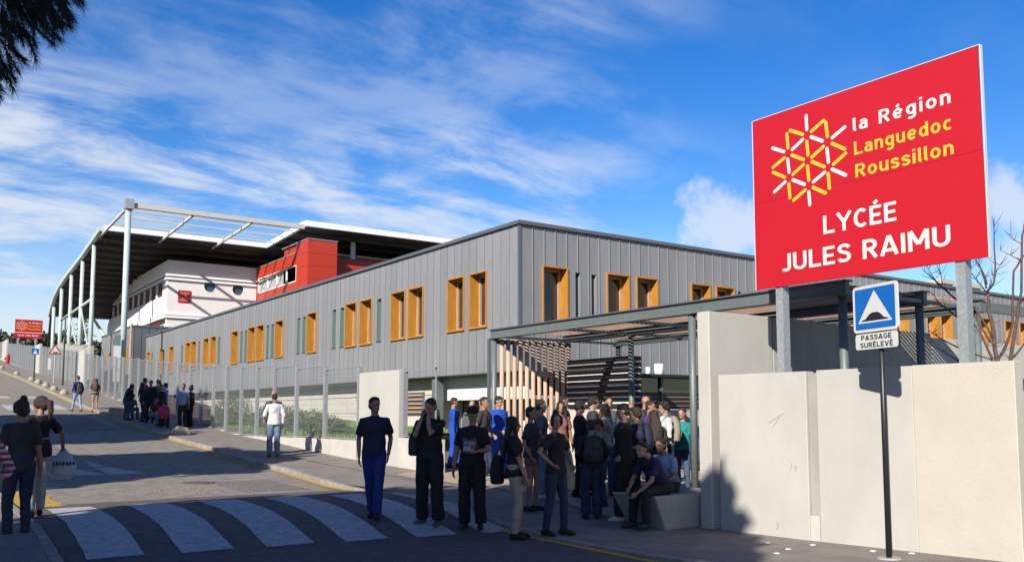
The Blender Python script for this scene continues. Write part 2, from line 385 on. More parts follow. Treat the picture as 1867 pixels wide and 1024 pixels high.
def cladding(face, u0, u1, wide, wins, step=.45):
    """upright zinc trays with a raised seam on one edge, cut round the windows; face 'L' lies at x=XB, 'R' at y=YB"""
    cache = {}
    n = round((u1-u0)/step); st = (u1-u0)/n
    for i in range(n):
        a, b = u0+i*st, u0+(i+1)*st
        cuts = [(max(a, p)-a, min(b, q)-a, z0-ZB0, z1-ZB0) for p, q, z0, z1 in wins if p < b-.001 and q > a+.001]
        key = tuple(cuts)
        if not key and () in cache: mes = cache[()]
        else:
            xs = sorted({0, st}|{c[0] for c in cuts}|{c[1] for c in cuts}); H = ZB1-ZB0; xs = [v for k_, v in enumerate(xs) if k_ == 0 or v-xs[k_-1] > 1e-4]
            cells = []
            for p, q in zip(xs, xs[1:]):
                mid = (p+q)/2; c = [c for c in cuts if c[0] < mid < c[1]]
                cells.append((p, q, c[0] if c else None))
            split = all(c[2] for c in cells) and cells
            mbs = [MB(), MB()] if split else [MB()]
            def put(mb, p, q, z0, z1):
                if face == 'L': mb.box(0, .03, p+(.016 if p == 0 else 0), q, z0, z1)
                else: mb.box(p, q, 0, .03, z0, z1)
            for p, q, c in cells:
                if c is None: put(mbs[0], p, q, 0, H)
                else: put(mbs[0], p, q, 0, c[2]); put(mbs[-1], p, q, c[3], H)
            c0 = cells[0][2]
            for j, (za, zb) in enumerate([(0, H)] if c0 is None else [(0, c0[2]), (c0[3], H)]):
                mb = mbs[min(j, len(mbs)-1)]
                if face == 'L': mb.box(-.012, 0, .016, .024, za, zb)
                else: mb.box(-.008, .014, -.030, 0, za, zb)
            mes = []
            for mb in mbs:
                me = mb.mesh('cladding_panel'); fixn(me); me.materials.append(M['zinc']); mes.append(me)
            if not key: cache[()] = mes
        for me in mes:
            o = obj('cladding_panel', me, None, sb)
            o.location = (0, a-YB, ZB0) if face == 'L' else (a-XB, 0, ZB0)
WZ0, WZ1 = 4.24, 5.96
cladding('L', YB+.03, 67.9, .45, [(a, b, WZ0, WZ1) for a, b in LW]+[(a, b, WZ0+.03, WZ1-.09) for a, b in LN])
cladding('R', XB+.05, 68.0, .45, [(a, b, WZ0, WZ1) for a, b in RW]+[(a, b, WZ0+.03, WZ1-.09) for a, b in RN], .43)
def part_sb(name, x0, x1, y0, y1, z0, z1, m, bevel=0): return part(name, MB().box(x0, x1, y0, y1, z0, z1), m, sb, bevel=bevel)
part_sb('corner_trim', XB-.035, XB+.05, YB-.035, YB+.03, ZB0, ZB1, 'zinc_trim')
part('roof_edge', MB().box(XB-.09, 68.1, YB-.09, YB+.12, ZB1, ZB1+.045).box(XB-.09, XB+.12, YB+.12, 67.95, ZB1, ZB1+.045)
     .box(XB-.05, 68.1, YB-.05, YB+.08, ZB1+.046, ZB1+.12).box(XB-.05, XB+.08, YB+.08, 67.95, ZB1+.046, ZB1+.12), 'zinc_trim', sb)
part_sb('roof', XB+.1, 68, YB+.1, 67.9, ZB1-.1, ZB1-.02, 'zinc_dark')
part_sb('soffit', XB, 68, YB, 67.9, ZB0-.03, ZB0-.001, 'zinc_dark')
# wall behind the trays (insulated core) with the reveals left open
def core(face, u0, u1, wins):
    mb = MB(); us = sorted({u0, u1}|{w[0] for w in wins}|{w[1] for w in wins})
    for p, q in zip(us, us[1:]):
        if q-p < 1e-4: continue
        mid = (p+q)/2; hit = [w_ for w_ in wins if w_[0] < mid < w_[1]]
        zs = [ZB0, ZB1-.12] if not hit else [ZB0, hit[0][2], hit[0][3], ZB1-.12]
        for k in range(0, len(zs), 2):
            if face == 'L': mb.box(XB+.032, XB+.5, p, q, zs[k], zs[k+1])
            else: mb.box(p, q, YB+.032, YB+.5, zs[k], zs[k+1])
    part('wall', mb, 'zinc_dark', sb)
core('L', YB+.6, 67.85, [(a, b, WZ0, WZ1) for a, b in LW]+[(a, b, WZ0+.03, WZ1-.09) for a, b in LN])
core('R', XB+.55, 68, [(a, b, WZ0, WZ1) for a, b in RW]+[(a, b, WZ0+.03, WZ1-.09) for a, b in RN])
def window_meshes(face, wd, kind):
    """box-shaped timber reveal: jambs, head, sill; sash and pane at its back"""
    T = (lambda u0, u1, d0, d1, z0, z1: (d0, d1, u0, u1, z0, z1)) if face == 'L' else (lambda u0, u1, d0, d1, z0, z1: (u0, u1, d0, d1, z0, z1))
    H = WZ1-WZ0; fr = MB(); sa = MB(); pa = MB()
    if kind == 'wide':
        t, o_, dp = .045, -.05, .36
        for a in (T(0, t, o_, dp, 0, H), T(wd-t, wd, o_, dp, 0, H), T(t, wd-t, o_, dp, H-t, H), T(-.01, wd+.01, o_-.02, dp, -.05, 0)): fr.box(*a)
        s_ = .07
        for a in (T(t, t+s_, dp-.07, dp, 0, H-t), T(wd-t-s_, wd-t, dp-.07, dp, 0, H-t), T(t+s_, wd-t-s_, dp-.07, dp, H-t-s_, H-t), T(t+s_, wd-t-s_, dp-.07, dp, 0, s_*1.3)): sa.box(*a)
        pa.box(*T(t, wd-t, dp+.001, dp+.02, 0, H-t))
        return fr, sa, pa
    t, o_, dp = .02, -.012, .20
    for a in (T(0, t, o_, dp, .03, H-.09), T(wd-t, wd, o_, dp, .03, H-.09), T(t, wd-t, o_, dp, H-.09-t, H-.09)): fr.box(*a)
    sa.box(*T(-.01, wd+.01, o_-.03, dp, -.005, .03)); pa.box(*T(t, wd-t, dp-.06, dp-.05, .03, H-.09-t))
    return fr, sa, pa
wcache = {}
def window(face, a, b, kind):
    k = (face, round(b-a, 2), kind)
    if k not in wcache:
        out = []
        ms = ('wood_orange', 'wood_sash', 'pane') if kind == 'wide' else ('window_green' if face == 'L' else 'zinc', 'zinc_trim', 'window_green' if face == 'L' else 'pane_blue')
        for nm, mb, mm in zip(('window', 'sash' if kind == 'wide' else 'sill', 'pane'), window_meshes(face, b-a, kind), ms):
            me = mb.mesh(nm); fixn(me); me.materials.append(M[mm]); out.append((nm, me))
        wcache[k] = out
    (n0, m0), (n1, m1), (n2, m2) = wcache[k]
    o = obj(n0 if kind == 'wide' else 'narrow_window', m0, None, sb); o.location = (0, a-YB, WZ0) if face == 'L' else (a-XB, 0, WZ0)
    obj(n1, m1, None, o); obj(n2, m2, None, o)
for a, b in LW: window('L', a, b, 'wide')
for a, b in LN: window('L', a, b, 'narrow')
for a, b in RW: window('R', a, b, 'wide')
for a, b in RN: window('R', a, b, 'narrow')
part_sb('interior_back', XB+1.1, XB+1.2, YB+1.2, 67, ZB0, ZB1-.15, 'dark_interior'); part_sb('interior_back', XB+1.2, 67, YB+1.1, YB+1.2, ZB0, ZB1-.15, 'dark_interior')
# ground floor, set back under the zinc
for (a, b) in [(26.6+3.78*i, 26.6+3.78*(i+1)-.03) for i in range(11)]:
    for z0, z1 in ((-.2, .98), (1.0, 1.55), (1.57, 2.19), (2.21, 2.765)):
        part_sb('wall_panel', XB+.62, XB+.82, a, b, z0, z1, 'plinth_white')
part_sb('louvre_frame', XB+.57, XB+.615, 27.55, 29.05, 1.50, 2.32, 'zinc_trim')
for i in range(5): part_sb('louvre_blade', XB+.50, XB+.565, 27.6, 29.0, 1.58+i*.15, 1.63+i*.15, 'wood_sash')
part_sb('column', XB+.1, XB+.38, 25.85, 26.15, 0, ZB0-.03, 'steel_grey')
part_sb('lintel', XB+.62, XB+.85, YB+.52, 26.55, 2.0, ZB0-.035, 'white_render')
part_sb('recess_wall', XB+1.6, XB+1.8, YB+.52, 26.55, -.1, 1.32, 'white_render'); part_sb('garage_door', XB+1.62, XB+1.8, YB+.52, 26.55, 1.325, 2.0, 'zinc')
part_sb('recess_ceiling', XB+.86, XB+1.8, YB+.52, 26.55, 2.005, 2.1, 'white_grey')
part_sb('recess_side', XB+.62, XB+1.59, 26.56, 26.59, -.1, ZB0-.03, 'concrete')
part_sb('base_wall', XB+3, 68, YB+.5, YB+.7, 0, ZB0-.03, 'plinth_white')
for x in (53.9, 57.3): 
    c_ = thing('roof_vent', (x, 30, ZB1), 'cream roof vent box on the grey roof, %s of the two' % ('left' if x < 55 else 'right'), 'vent', 'vent boxes on the grey roof')
    obj('housing', MB().box(-.55, .55, -.5, .5, -.1, 2.55), 'concrete_cream', c_); obj('cowl', MB().box(-.68, .68, -.6, .6, 2.55, 2.8).box(-.3,.3,-.3,.3,2.8,2.95), 'concrete_cream', c_)
# ------------------------------------------------------------------ dark zinc annex at the far end
an = thing('annex', (14.55, 72, 1), 'small grey zinc annex with two orange windows beyond the long grey block', 'building')
AX = 14.65
for i in range(27):
    y = 72+i*.45; wn = None
    part('cladding_panel', MB().box(AX, AX+.1, y+.01, y+.44, 2, 8.2).box(AX-.02, AX, y-.006, y+.01, 2, 8.2), 'zinc', an)
for i in range(8): part('cladding_panel', MB().box(AX+.1+i*.55, AX+.1+i*.55+.53, 72-.1, 72, 1.5, 8.2).box(AX+.1+i*.55-.02, AX+.1+i*.55, 72-.13, 72-.1, 1.5, 8.2), 'zinc_trim', an)
part('roof_edge', MB().box(AX-.06, AX+3, 71.84, 72.1, 8.2, 8.32).box(AX-.06, AX+.1, 72.1, 84.2, 8.2, 8.32), 'zinc_trim', an)
for y in (73.1, 79.9):
    f_ = part('window', MB().box(AX-.06, AX-.005, y, y+1.1, 4.9, 6.6).box(AX-.1, AX-.06, y, y+.06, 4.9, 6.6).box(AX-.1, AX-.06, y+1.04, y+1.1, 4.9, 6.6), 'wood_orange', an)
part('door', MB().box(17.0, 17.06, 71.84, 71.89, 3.4, 6.4), 'wood_orange', an)
part('wall', MB().box(AX+.12, 19, 72.01, 84.2, 0, 8.15), 'zinc_dark', an)
# ------------------------------------------------------------------ white and red wing under the great roof
wr = thing('main_building', (17.13, 72, 3), 'white rendered wing with round windows and red clad upper storey under the great roof', 'building')
def pw(name, x0, x1, y0, y1, z0, z1, m, bevel=0): return part(name, MB().box(x0, x1, y0, y1, z0, z1), m, wr, bevel=bevel)
WX, WY = 17.13, 72.0
pw('wall', WX, 24.19, WY, 96, 12.62, 13.62, 'white_render')
pw('wall', WX, 24.19, WY, 96, 9.42, 12.05, 'white_render') if False else None
# front wall with two round openings
import bmesh
def round_wall(x0, x1, z0, z1, holes, y, th, m, t, name='wall'):
    mb = MB(); n = 28
    xs = [x0]
    for (hx, hz, r) in holes: xs += [hx-r*1.25, hx+r*1.25]
    xs.append(x1)
    for i in range(0, len(xs), 2): mb.box(xs[i], xs[i+1], y, y+th, z0, z1)
    for (hx, hz, r) in holes:
        a, b = hx-r*1.25, hx+r*1.25; vs = []; 
        for k in range(n):
            t_ = 2*pi*k/n+pi/4; c_, s_ = cos(t_), sin(t_)
            g = max(abs(c_)*r*1.25/(r*1.25), 1e-9)
            sc = min((r*1.25)/abs(c_) if abs(c_) > 1e-6 else 9e9, ((z1-hz) if s_ > 0 else (hz-z0))/abs(s_) if abs(s_) > 1e-6 else 9e9)
            vs += [(hx+c_*r, y, hz+s_*r), (hx+c_*sc, y, hz+s_*sc), (hx+c_*r, y+th, hz+s_*r)]
        fs = []
        for k in range(n):
            k2 = (k+1) % n; fs += [(k*3, k*3+1, k2*3+1, k2*3), (k*3, k2*3, k2*3+2, k*3+2)]
        # corners of the square
        mb.add(vs, fs)
        for (sx, sz, zz) in ((1,1,z1),(1,-1,z0),(-1,1,z1),(-1,-1,z0)):
            px = hx+sx*r*1.25
            ins = [v for v in vs[1::3]]
            q1 = min((v for v in ins if abs(v[0]-px) < 1e-4 and (v[2]-hz)*sz >= 0), key=lambda v: abs(v[2]-zz), default=None)
            q2 = min((v for v in ins if abs(v[2]-zz) < 1e-4 and (v[0]-hx)*sx >= 0), key=lambda v: abs(v[0]-px), default=None)
            if q1 and q2 and (abs(q1[2]-zz) > 1e-4): mb.add([q1, (px, y, zz), q2], [(0, 1, 2)])
    return part(name, mb, m, t)
PH = [(20.42, 11.78, .47), (22.70, 11.70, .47)]
round_wall(WX, 24.19, 9.42, 12.05, PH, WY, .3, 'white_render', wr)
for hx, hz, r in PH:
    ms = MB()
    rw = part('round_window', MB().add([(hx+cos(2*pi*k/28)*(r+(.0 if j else .04)), WY-.01 if j else WY-.015, hz+sin(2*pi*k/28)*(r+(.0 if j else .04))) for k in range(28) for j in (0, 1)], [(k*2, k*2+1, ((k+1) % 28)*2+1, ((k+1) % 28)*2) for k in range(28)]), 'white_edge', wr)
    p_ = part('pane', MB().add([(hx+cos(2*pi*k/28)*r*1.05, WY+.16, hz+sin(2*pi*k/28)*r*1.05) for k in range(28)], [tuple(range(28))]), 'pane_blue', wr)
pw('wall', WX, 24.19, WY, WY+.3, 3, 9.0, 'white_render')
pw('wall', WX+.3, 24.19, WY+.3, 96, 3, 9.35, 'white_render')
for z0 in (12.06, 12.36, 9.04, 9.26):
    pw('cornice', WX-.16, 24.19, WY-.16, WY+.1, z0, z0+.17, 'white_edge'); pw('cornice', WX-.16, WX+.1, WY+.1, 96, z0, z0+.17, 'white_edge')
pw('cornice_recess', WX+.02, 24.19, WY+.02, WY+.25, 12.05, 12.62, 'white_grey'); pw('cornice_recess', WX+.02, 24.19, WY+.02, WY+.25, 9.0, 9.42, 'white_grey')
# street side: white panels with ribbon of dark red shutters
for i in range(6):
    y = WY+.3+i*3.9; pw('wall_panel', WX, WX+.25, y+.015, y+3.885, 9.43, 10.9, 'white_render')
pw('wall_panel', WX, WX+.25, WY+.3, WY+1.2, 10.92, 12.04, 'white_render'); pw('back_panel', WX+.4, WX+.6, WY+1.2, 96, 9, 12.3, 'dark_interior')
for i in range(10):
    y = WY+1.25+i*2.2
    pw('mullion', WX-.02, WX+.2, y, y+.22, 10.92, 12.04, 'white_edge')
    for k in range(6): pw('shutter', WX+.08, WX+.13, y+.27+k*.31, y+.27+k*.31+.27, 10.95, 12.0, 'shutter_red')
for k in range(8): pw('shutter', WX-.06, WX-.01, WY+1.9+k*.5, WY+2.3+k*.5, 8.0, 8.9, 'shutter_red')
# red storey
RX = 24.2
for i, z0 in enumerate((10.2, 12.9)):
    pass
for i in range(7):
    y0 = 63.0+i*1.42
    pw('cladding_panel', RX, RX+.15, y0+.008, y0+1.41, 12.66, 13.55, 'red_clad'); pw('cladding_panel', RX, RX+.15, y0+.008, y0+1.41, 9.3, 11.42, 'red_clad')
pw('cladding_panel', RX, RX+.15, 71.55, 72.9, 11.43, 12.65, 'red_clad')
wf = pw('window', RX+.02, RX+.1, 63.05, 71.5, 11.43, 11.5, 'white_edge'); 
for y in (63.05, 65.1, 67.2, 69.3, 71.45): part('frame', MB().box(RX-.01, RX+.1, y, y+.09, 11.5, 12.6), 'white_edge', wr)
pw('frame', RX-.01, RX+.1, 63.05, 71.54, 12.6, 12.655, 'white_edge')
mat('pane_grey', (.50, .52, .50), .15, spec=.8)
pw('pane', RX+.12, RX+.14, 63.1, 71.5, 11.5, 12.6, 'pane_grey')
pw('roof_edge', RX-.04, RX+.3, 63.0, 72.9, 13.56, 13.63, 'galvanised')
pw('wall', RX+.2, 40, 63.3, 84, 9, 13.5, 'red_clad')
pw('roof', RX+.3, 40, 63.3, 84, 13.51, 13.6, 'roof_under')
for i in range(5):
    z0 = 9.4+i*.97
    pw('cladding_panel', RX-.04, RX+.1, 60.71, 62.98, z0, z0+.955, 'red_clad'); pw('cladding_panel', RX+.1, 26.43, 60.71, 60.83, z0, z0+.955, 'red_clad')
pw('stair_box', RX+.12, 26.41, 60.85, 66, 9, 14.2, 'red_clad'); pw('roof_edge', RX-.08, 26.47, 60.66, 66, 14.255, 14.32, 'galvanised')
for i in range(6):
    pw('cladding_panel', 26.45+i*2.2, 26.45+i*2.2+2.19, 65.0, 65.12, 10, 14.10, 'red_clad')
pw('roof_edge', 26.45, 40, 64.94, 65.2, 14.11, 14.22, 'cream_steel'); pw('wall', 26.5, 40, 65.14, 70, 9, 14.08, 'red_clad')
# ------------------------------------------------------------------ great roof on slender columns
gr = thing('canopy_roof', (12, 61.48, 3.2), 'huge curved steel roof on pale green columns with open corner grid above the white wing', 'roof')
PROF = [(61.48,15.40),(66,15.25),(69.9,15.02),(73.5,14.62),(78.5,14.08),(83.8,13.66),(89,13.1),(92,12.45),(93.8,11.7),(94.9,10.9)]
zc_ = lambda y: interp(PROF, y)
def roof_part(name, x0, x1, prof, m):
    mb = MB()
    for (a, za), (b, zb) in zip(prof, prof[1:]):
        mb.add([(x0,a,za),(x1,a,za),(x1,b,zb),(x0,b,zb),(x0,a,za+.22),(x1,a,za+.22),(x1,b,zb+.22),(x0,b,zb+.22)], [(0,3,2,1),(4,5,6,7),(0,1,5,4),(2,3,7,6),(1,2,6,5),(3,0,4,7)])
    return part(name, mb, m, gr)
roof_part('roof_sheet', 12.0, 24.35, PROF[2:], 'roof_under'); roof_part('roof_sheet', 24.36, 46, PROF, 'roof_under')
def edge_beam(pts, wd, h, m, name='edge_trim'):
    mb = MB()
    for p, q in zip(pts, pts[1:]): mb.tube([p, q], (wd, h) if False else wd, 6)
    return part(name, mb, m, gr)
def zbox(name, x0, x1, y0, y1, z0, z1, m): return part(name, MB().box(x0, x1, y0, y1, z0, z1), m, gr)
zbox('front_fascia', 24.2, 46, 61.2, 61.47, 15.30, 15.72, 'white_edge')
zbox('front_fascia', 12.0, 24.2, 69.62, 69.9, 14.98, 15.34, 'white_edge')
part('side_fascia', MB().add([(24.12,61.5,15.3),(24.34,61.5,15.3),(24.34,69.6,14.95),(24.12,69.6,14.95),(24.12,61.5,15.72),(24.34,61.5,15.72),(24.34,69.6,15.34),(24.12,69.6,15.34)], [(0,3,2,1),(4,5,6,7),(0,1,5,4),(1,2,6,5),(2,3,7,6),(3,0,4,7)]), 'white_edge', gr)
mb = MB()
for (a, za), (b, zb) in zip(PROF[2:], PROF[3:]):
    mb.add([(11.7,a,za-.08),(11.98,a,za-.08),(11.98,b,zb-.08),(11.7,b,zb-.08),(11.7,a,za+.27),(11.98,a,za+.27),(11.98,b,zb+.27),(11.7,b,zb+.27)], [(0,3,2,1),(4,5,6,7),(0,1,5,4),(1,2,6,5),(2,3,7,6),(3,0,4,7)])
part('verge', mb, 'pale_green_steel', gr)
y = 71.2
while y < 94: zbox('purlin', 12.05, 24.3 if y < 73 else 45.9, y, y+.2, zc_(y)-.30, zc_(y)-.02, 'roof_rib'); y += 1.95
for y in (63.5, 66.0, 68.2): zbox('purlin', 24.4, 45.9, y, y+.2, zc_(y)-.30, zc_(y)-.02, 'roof_rib')
# thin corrugation of the deck
mb = MB()
for i in range(110):
    x = 12.1+i*.3
    for (a, za), (b, zb) in zip(PROF[2:], PROF[3:]): mb.add([(x,a,za-.05),(x+.1,a,za-.05),(x+.1,b,zb-.05),(x,b,zb-.05),(x,a,za+.01),(x+.1,a,za+.01),(x+.1,b,zb+.01),(x,b,zb+.01)], [(0,3,2,1),(0,1,5,4),(2,3,7,6),(1,2,6,5),(3,0,4,7)])
part('deck_ribs', mb, 'roof_rib', gr)['kind'] = 'stuff'
# open grid
zbox('corner_beam', 12.25, 24.1, 61.3, 61.6, 15.08, 15.40, 'cream_steel')
zbox('corner_box', 11.75, 12.3, 61.15, 61.75, 14.95, 15.6, 'galvanised')
for k, y in enumerate((63.55, 65.65, 67.8)): zbox('grid_bar', 12.1, 24.1, y, y+.10, zc_(y)-.07, zc_(y)+.05, 'cream_steel')
for x in (12.0, 16.2, 20.3):
    part('grid_rafter', MB().add([(x-.07,61.6,15.06),(x+.07,61.6,15.06),(x+.07,71.5,14.68),(x-.07,71.5,14.68),(x-.07,61.6,15.24),(x+.07,61.6,15.24),(x+.07,71.5,14.86),(x-.07,71.5,14.86)], [(0,3,2,1),(4,5,6,7),(0,1,5,4),(1,2,6,5),(2,3,7,6),(3,0,4,7)]), 'cream_steel', gr)
part('column', MB().tube([(12, 61.48, 2.9), (12, 61.48, 14.95)], .19, 14), 'pale_green_steel', gr, smooth=True)
for y in (73.5, 78.4, 83.8, 89.1, 93.6):
    part('column', MB().tube([(12, y, zr(y)-.3), (12, y, zc_(y)-.05)], .16, 12), 'pale_green_steel', gr, smooth=True)
for z0, z1 in ((10.3, 8.6), (6.9, 7.9)):
    part('brace', MB().tube([(12.0, 73.5, z0), (12.0, 89, z0-.3)], .11, 8), 'pale_green_steel', gr, smooth=True)
for (ya, za, yb, zb) in ((78.4, 10.1, 73.6, 5.9), (83.8, 9.9, 78.4, 6.2), (83.8, 10.0, 89, 6.3)):
    part('brace', MB().tube([(12.0, ya, za), (12.0, yb, zb)], .06, 6), 'pale_green_steel', gr)
part('column', MB().tube([(29.2, 65.0-1.0, 9), (29.2, 64.0, 15.2)], .2, 12), 'white_edge', gr, smooth=True)
part('column', MB().tube([(17.6, 92, 7), (15.4, 94.6, 11.2)], .14, 8), 'pale_green_steel', gr)
part('column', MB().tube([(12, 97, 7), (11.9, 94.6, 10.9)], .12, 8), 'pole_dark', gr)
# ------------------------------------------------------------------ perforated fence with stepped white plinth
fe = thing('mesh_fence', (10.5, 60, 2.5), 'galvanised wire mesh fence on a stepped white plinth climbing along the street', 'fence')
FT = [(19.8,2.62),(22.4,2.78),(26,2.97),(32.4,3.28),(38,3.58),(45,4.05),(56.4,4.86),(60.2,5.1),(78.9,6.7),(103.9,8.6),(128,10.5)]
FBm = [(19.8,.94),(22.4,.88),(27,.86),(32.4,.80),(38,1.15),(45,1.6),(55.3,2.45),(70.8,3.55),(88,4.85),(110,6.9),(128,8.6)]
posts = [22.45, 24.8, 27.1, 29.1, 30.85, 32.6, 34.4, 36.1, 37.8, 39.6]
while posts[-1] < 127: posts.append(posts[-1]+2.0)
SLABS = [(66, 68.2), (89.2, 92.4), (118.7, 124)]
def mesh_panel(y0, y1, z0, z1, t):
    mb = MB(); d = .0026
    y = y0+.03
    while y < y1-.02: mb.add([(10.5-d,y-d,z0),(10.5+d,y-d,z0),(10.5+d,y+d,z0),(10.5-d,y+d,z0),(10.5-d,y-d,z1),(10.5+d,y-d,z1),(10.5+d,y+d,z1),(10.5-d,y+d,z1)], [(0,1,5,4),(1,2,6,5),(2,3,7,6),(3,0,4,7)]); y += .066
    z = z0+.05
    while z < z1: mb.add([(10.506,y0,z),(10.506,y1,z),(10.506,y1,z+.006),(10.506,y0,z+.006),(10.512,y0,z),(10.512,y1,z),(10.512,y1,z+.006),(10.512,y0,z+.006)], [(0,1,2,3),(4,5,6,7),(2,3,7,6),(0,1,5,4)]); z += .18
    mb.box(10.48, 10.52, y0, y1, z1, z1+.035).box(10.48, 10.52, y0, y1, z0-.03, z0)
    part('mesh_panel', mb, 'galv_mesh', t)
for i, y in enumerate(posts):
    z1 = interp(FT, y); z0 = zp(y)
    part('post', MB().box(10.45, 10.56, y-.055, y+.055, interp(FBm, y+1)-.15, z1+.05), 'galvanised', fe)
    if i == len(posts)-1: break
    y2 = posts[i+1]; ym = (y+y2)/2
    zb = interp(FBm, ym)
    part('plinth_block', MB().box(10.40, 10.62, y+.008 if i else 22.4, y2-.008, zp(y)-.4, zb-.05), 'plinth_white', fe)
    if any(a <= ym <= b for a, b in SLABS): continue
    mesh_panel(y+.04, y2-.04, zb, interp(FT, ym), fe)
for (a, b) in SLABS: part('concrete_slab', MB().box(10.42, 10.60, a, b, interp(FBm, a)-.3, interp(FT, b)+.1), 'concrete', fe)
cs = MB().box(10.42, 10.66, 19.98, 22.3, 0, 2.66); o = obj('concrete_slab', cs, 'concrete', bevel=.01)
tag(o, 'pale upright concrete slab at the near end of the mesh fence behind the polo man', 'wall slab')
f2 = thing('fence_return', (10.5, 19, .2), 'short low white wall with an open mesh panel and grey post beside the concrete slab', 'fence')
part('plinth_block', MB().box(10.40, 10.62, 18.0, 19.93, -.1, .95), 'plinth_white', f2)
part('post', MB().box(10.45, 10.57, 19.76, 19.90, .9, 2.68), 'galvanised', f2)
part('gate_leaf', MB().box(10.48, 10.51, 18.2, 19.76, 2.60, 2.64).box(10.48, 10.51, 18.2, 18.24, .98, 2.64).box(10.48, 10.51, 18.2, 19.76, .98, 1.01), 'galv_mesh', f2)
# distant concrete screen wall behind the fence
dw = thing('screen_wall', (11.6, 80, 6), 'grey concrete screen wall behind the fence below the pale green columns', 'wall')
for i in range(5): part('wall_panel', MB().box(11.5, 11.7, 70+i*3.5, 73.47+i*3.5, 4, interp(FT, 71+i*3.5)+.45), 'concrete_grey', dw)
# lawn bank behind the fence
sheet('lawn', [10.63, 11.6, 13.2, 15.4], frange(22.5, 45, .5), lambda x, y: {10.63: min(zr(y)+.55, interp(FBm, y)-.02), 11.6: .78+max(0, (y-24))*.016, 13.2: .95+max(0, (y-25))*.022, 15.4: 1.0+max(0, (y-25))*.03}[x]+.04*sin(y*2+x), 'lawn')
mb = MB()
for i in range(9000):
    x = random.uniform(10.65, 15.3); y = random.uniform(22.6, 42)
    z = .82+max(0, y-24)*.018+(x-10.6)*.04; a = random.random()*6.28; s_ = random.uniform(.012, .03); h = random.uniform(.03, .10)
    mb.add([(x-s_*cos(a), y-s_*sin(a), z-.05), (x+s_*cos(a), y+s_*sin(a), z-.05), (x+random.uniform(-.05,.05), y+random.uniform(-.05,.05), z+h)], [(0, 1, 2)])
tag(obj('grass', mb, 'leaf_bright'), 'uneven green grass on the bank behind the mesh fence', 'grass', kind='stuff')
# ------------------------------------------------------------------ concrete walls on the right
nw = thing('street_wall', (9.95, 6.9, -.05), 'low pale concrete street wall below the big red board, its right half painted cream', 'wall')
def wp(name, x0, x1, y0, y1, z0, z1, m, t, bevel=.008): return part(name, MB().box(x0, x1, y0, y1, z0, z1), m, t, bevel=bevel)
wp('wall_panel', 9.95, 10.13, 7.44, 8.97, -.4, 2.115, 'concrete', nw); wp('wall_panel', 9.95, 10.13, 5.935, 7.275, -.4, 2.12, 'concrete', nw)
wp('painted_panel', 9.945, 10.13, 4.75, 5.932, -.4, 2.125, 'concrete_cream', nw)
wp('joint_post', 9.985, 10.13, 7.28, 7.435, -.4, 2.09, 'concrete_grey', nw); wp('joint_patch', 9.955, 9.984, 7.285, 7.43, -.3, .22, 'plinth_white', nw, 0)
mb = MB()
for pts in ([(8.07,1.42),(7.93,1.49),(7.80,1.56)], [(8.0,1.36),(7.88,1.50)]): mb.tube([(9.949, y, z) for y, z in pts], .003, 4)
part('scribble', mb, 'scribble_red', nw)
mb = MB()
for pts in ([(7.72,.78),(7.70,.88)], [(7.64,.77),(7.62,.86),(7.66,.83)], [(7.97,-.02),(7.93,.06),(7.98,.08),(7.95,-.02)]): mb.tube([(9.949, y, z) for y, z in pts], .0025, 4)
part('scribble', mb, 'scribble_dark', nw)
bw = thing('entrance_wall', (9.95, 9.25, -.05), 'tall concrete wall end standing beside the entrance and running back behind the street wall', 'wall')
wp('wall_panel', 9.95, 11.405, 9.13, 9.37, -.4, 3.085, 'concrete', bw, .012); wp('wall_panel', 11.415, 15.98, 9.12, 9.36, -.4, 3.06, 'concrete_grey', bw); wp('wall_panel', 16.0, 24, 9.11, 9.35, -.4, 2.98, 'concrete', bw)
be = thing('concrete_bench', (9.4, 9.45, -.06), 'chunky concrete block seat against the tall wall end at the entrance', 'bench')
part('seat', MB().add([(9.32,9.42,-.25),(10.6,9.42,-.25),(10.6,10.2,-.25),(9.32,10.2,-.25),(9.06,9.40,.36),(10.7,9.40,.36),(10.7,10.35,.36),(9.06,10.35,.36)], [(0,3,2,1),(4,5,6,7),(0,1,5,4),(1,2,6,5),(2,3,7,6),(3,0,4,7)]), 'concrete_grey', be, bevel=.015)
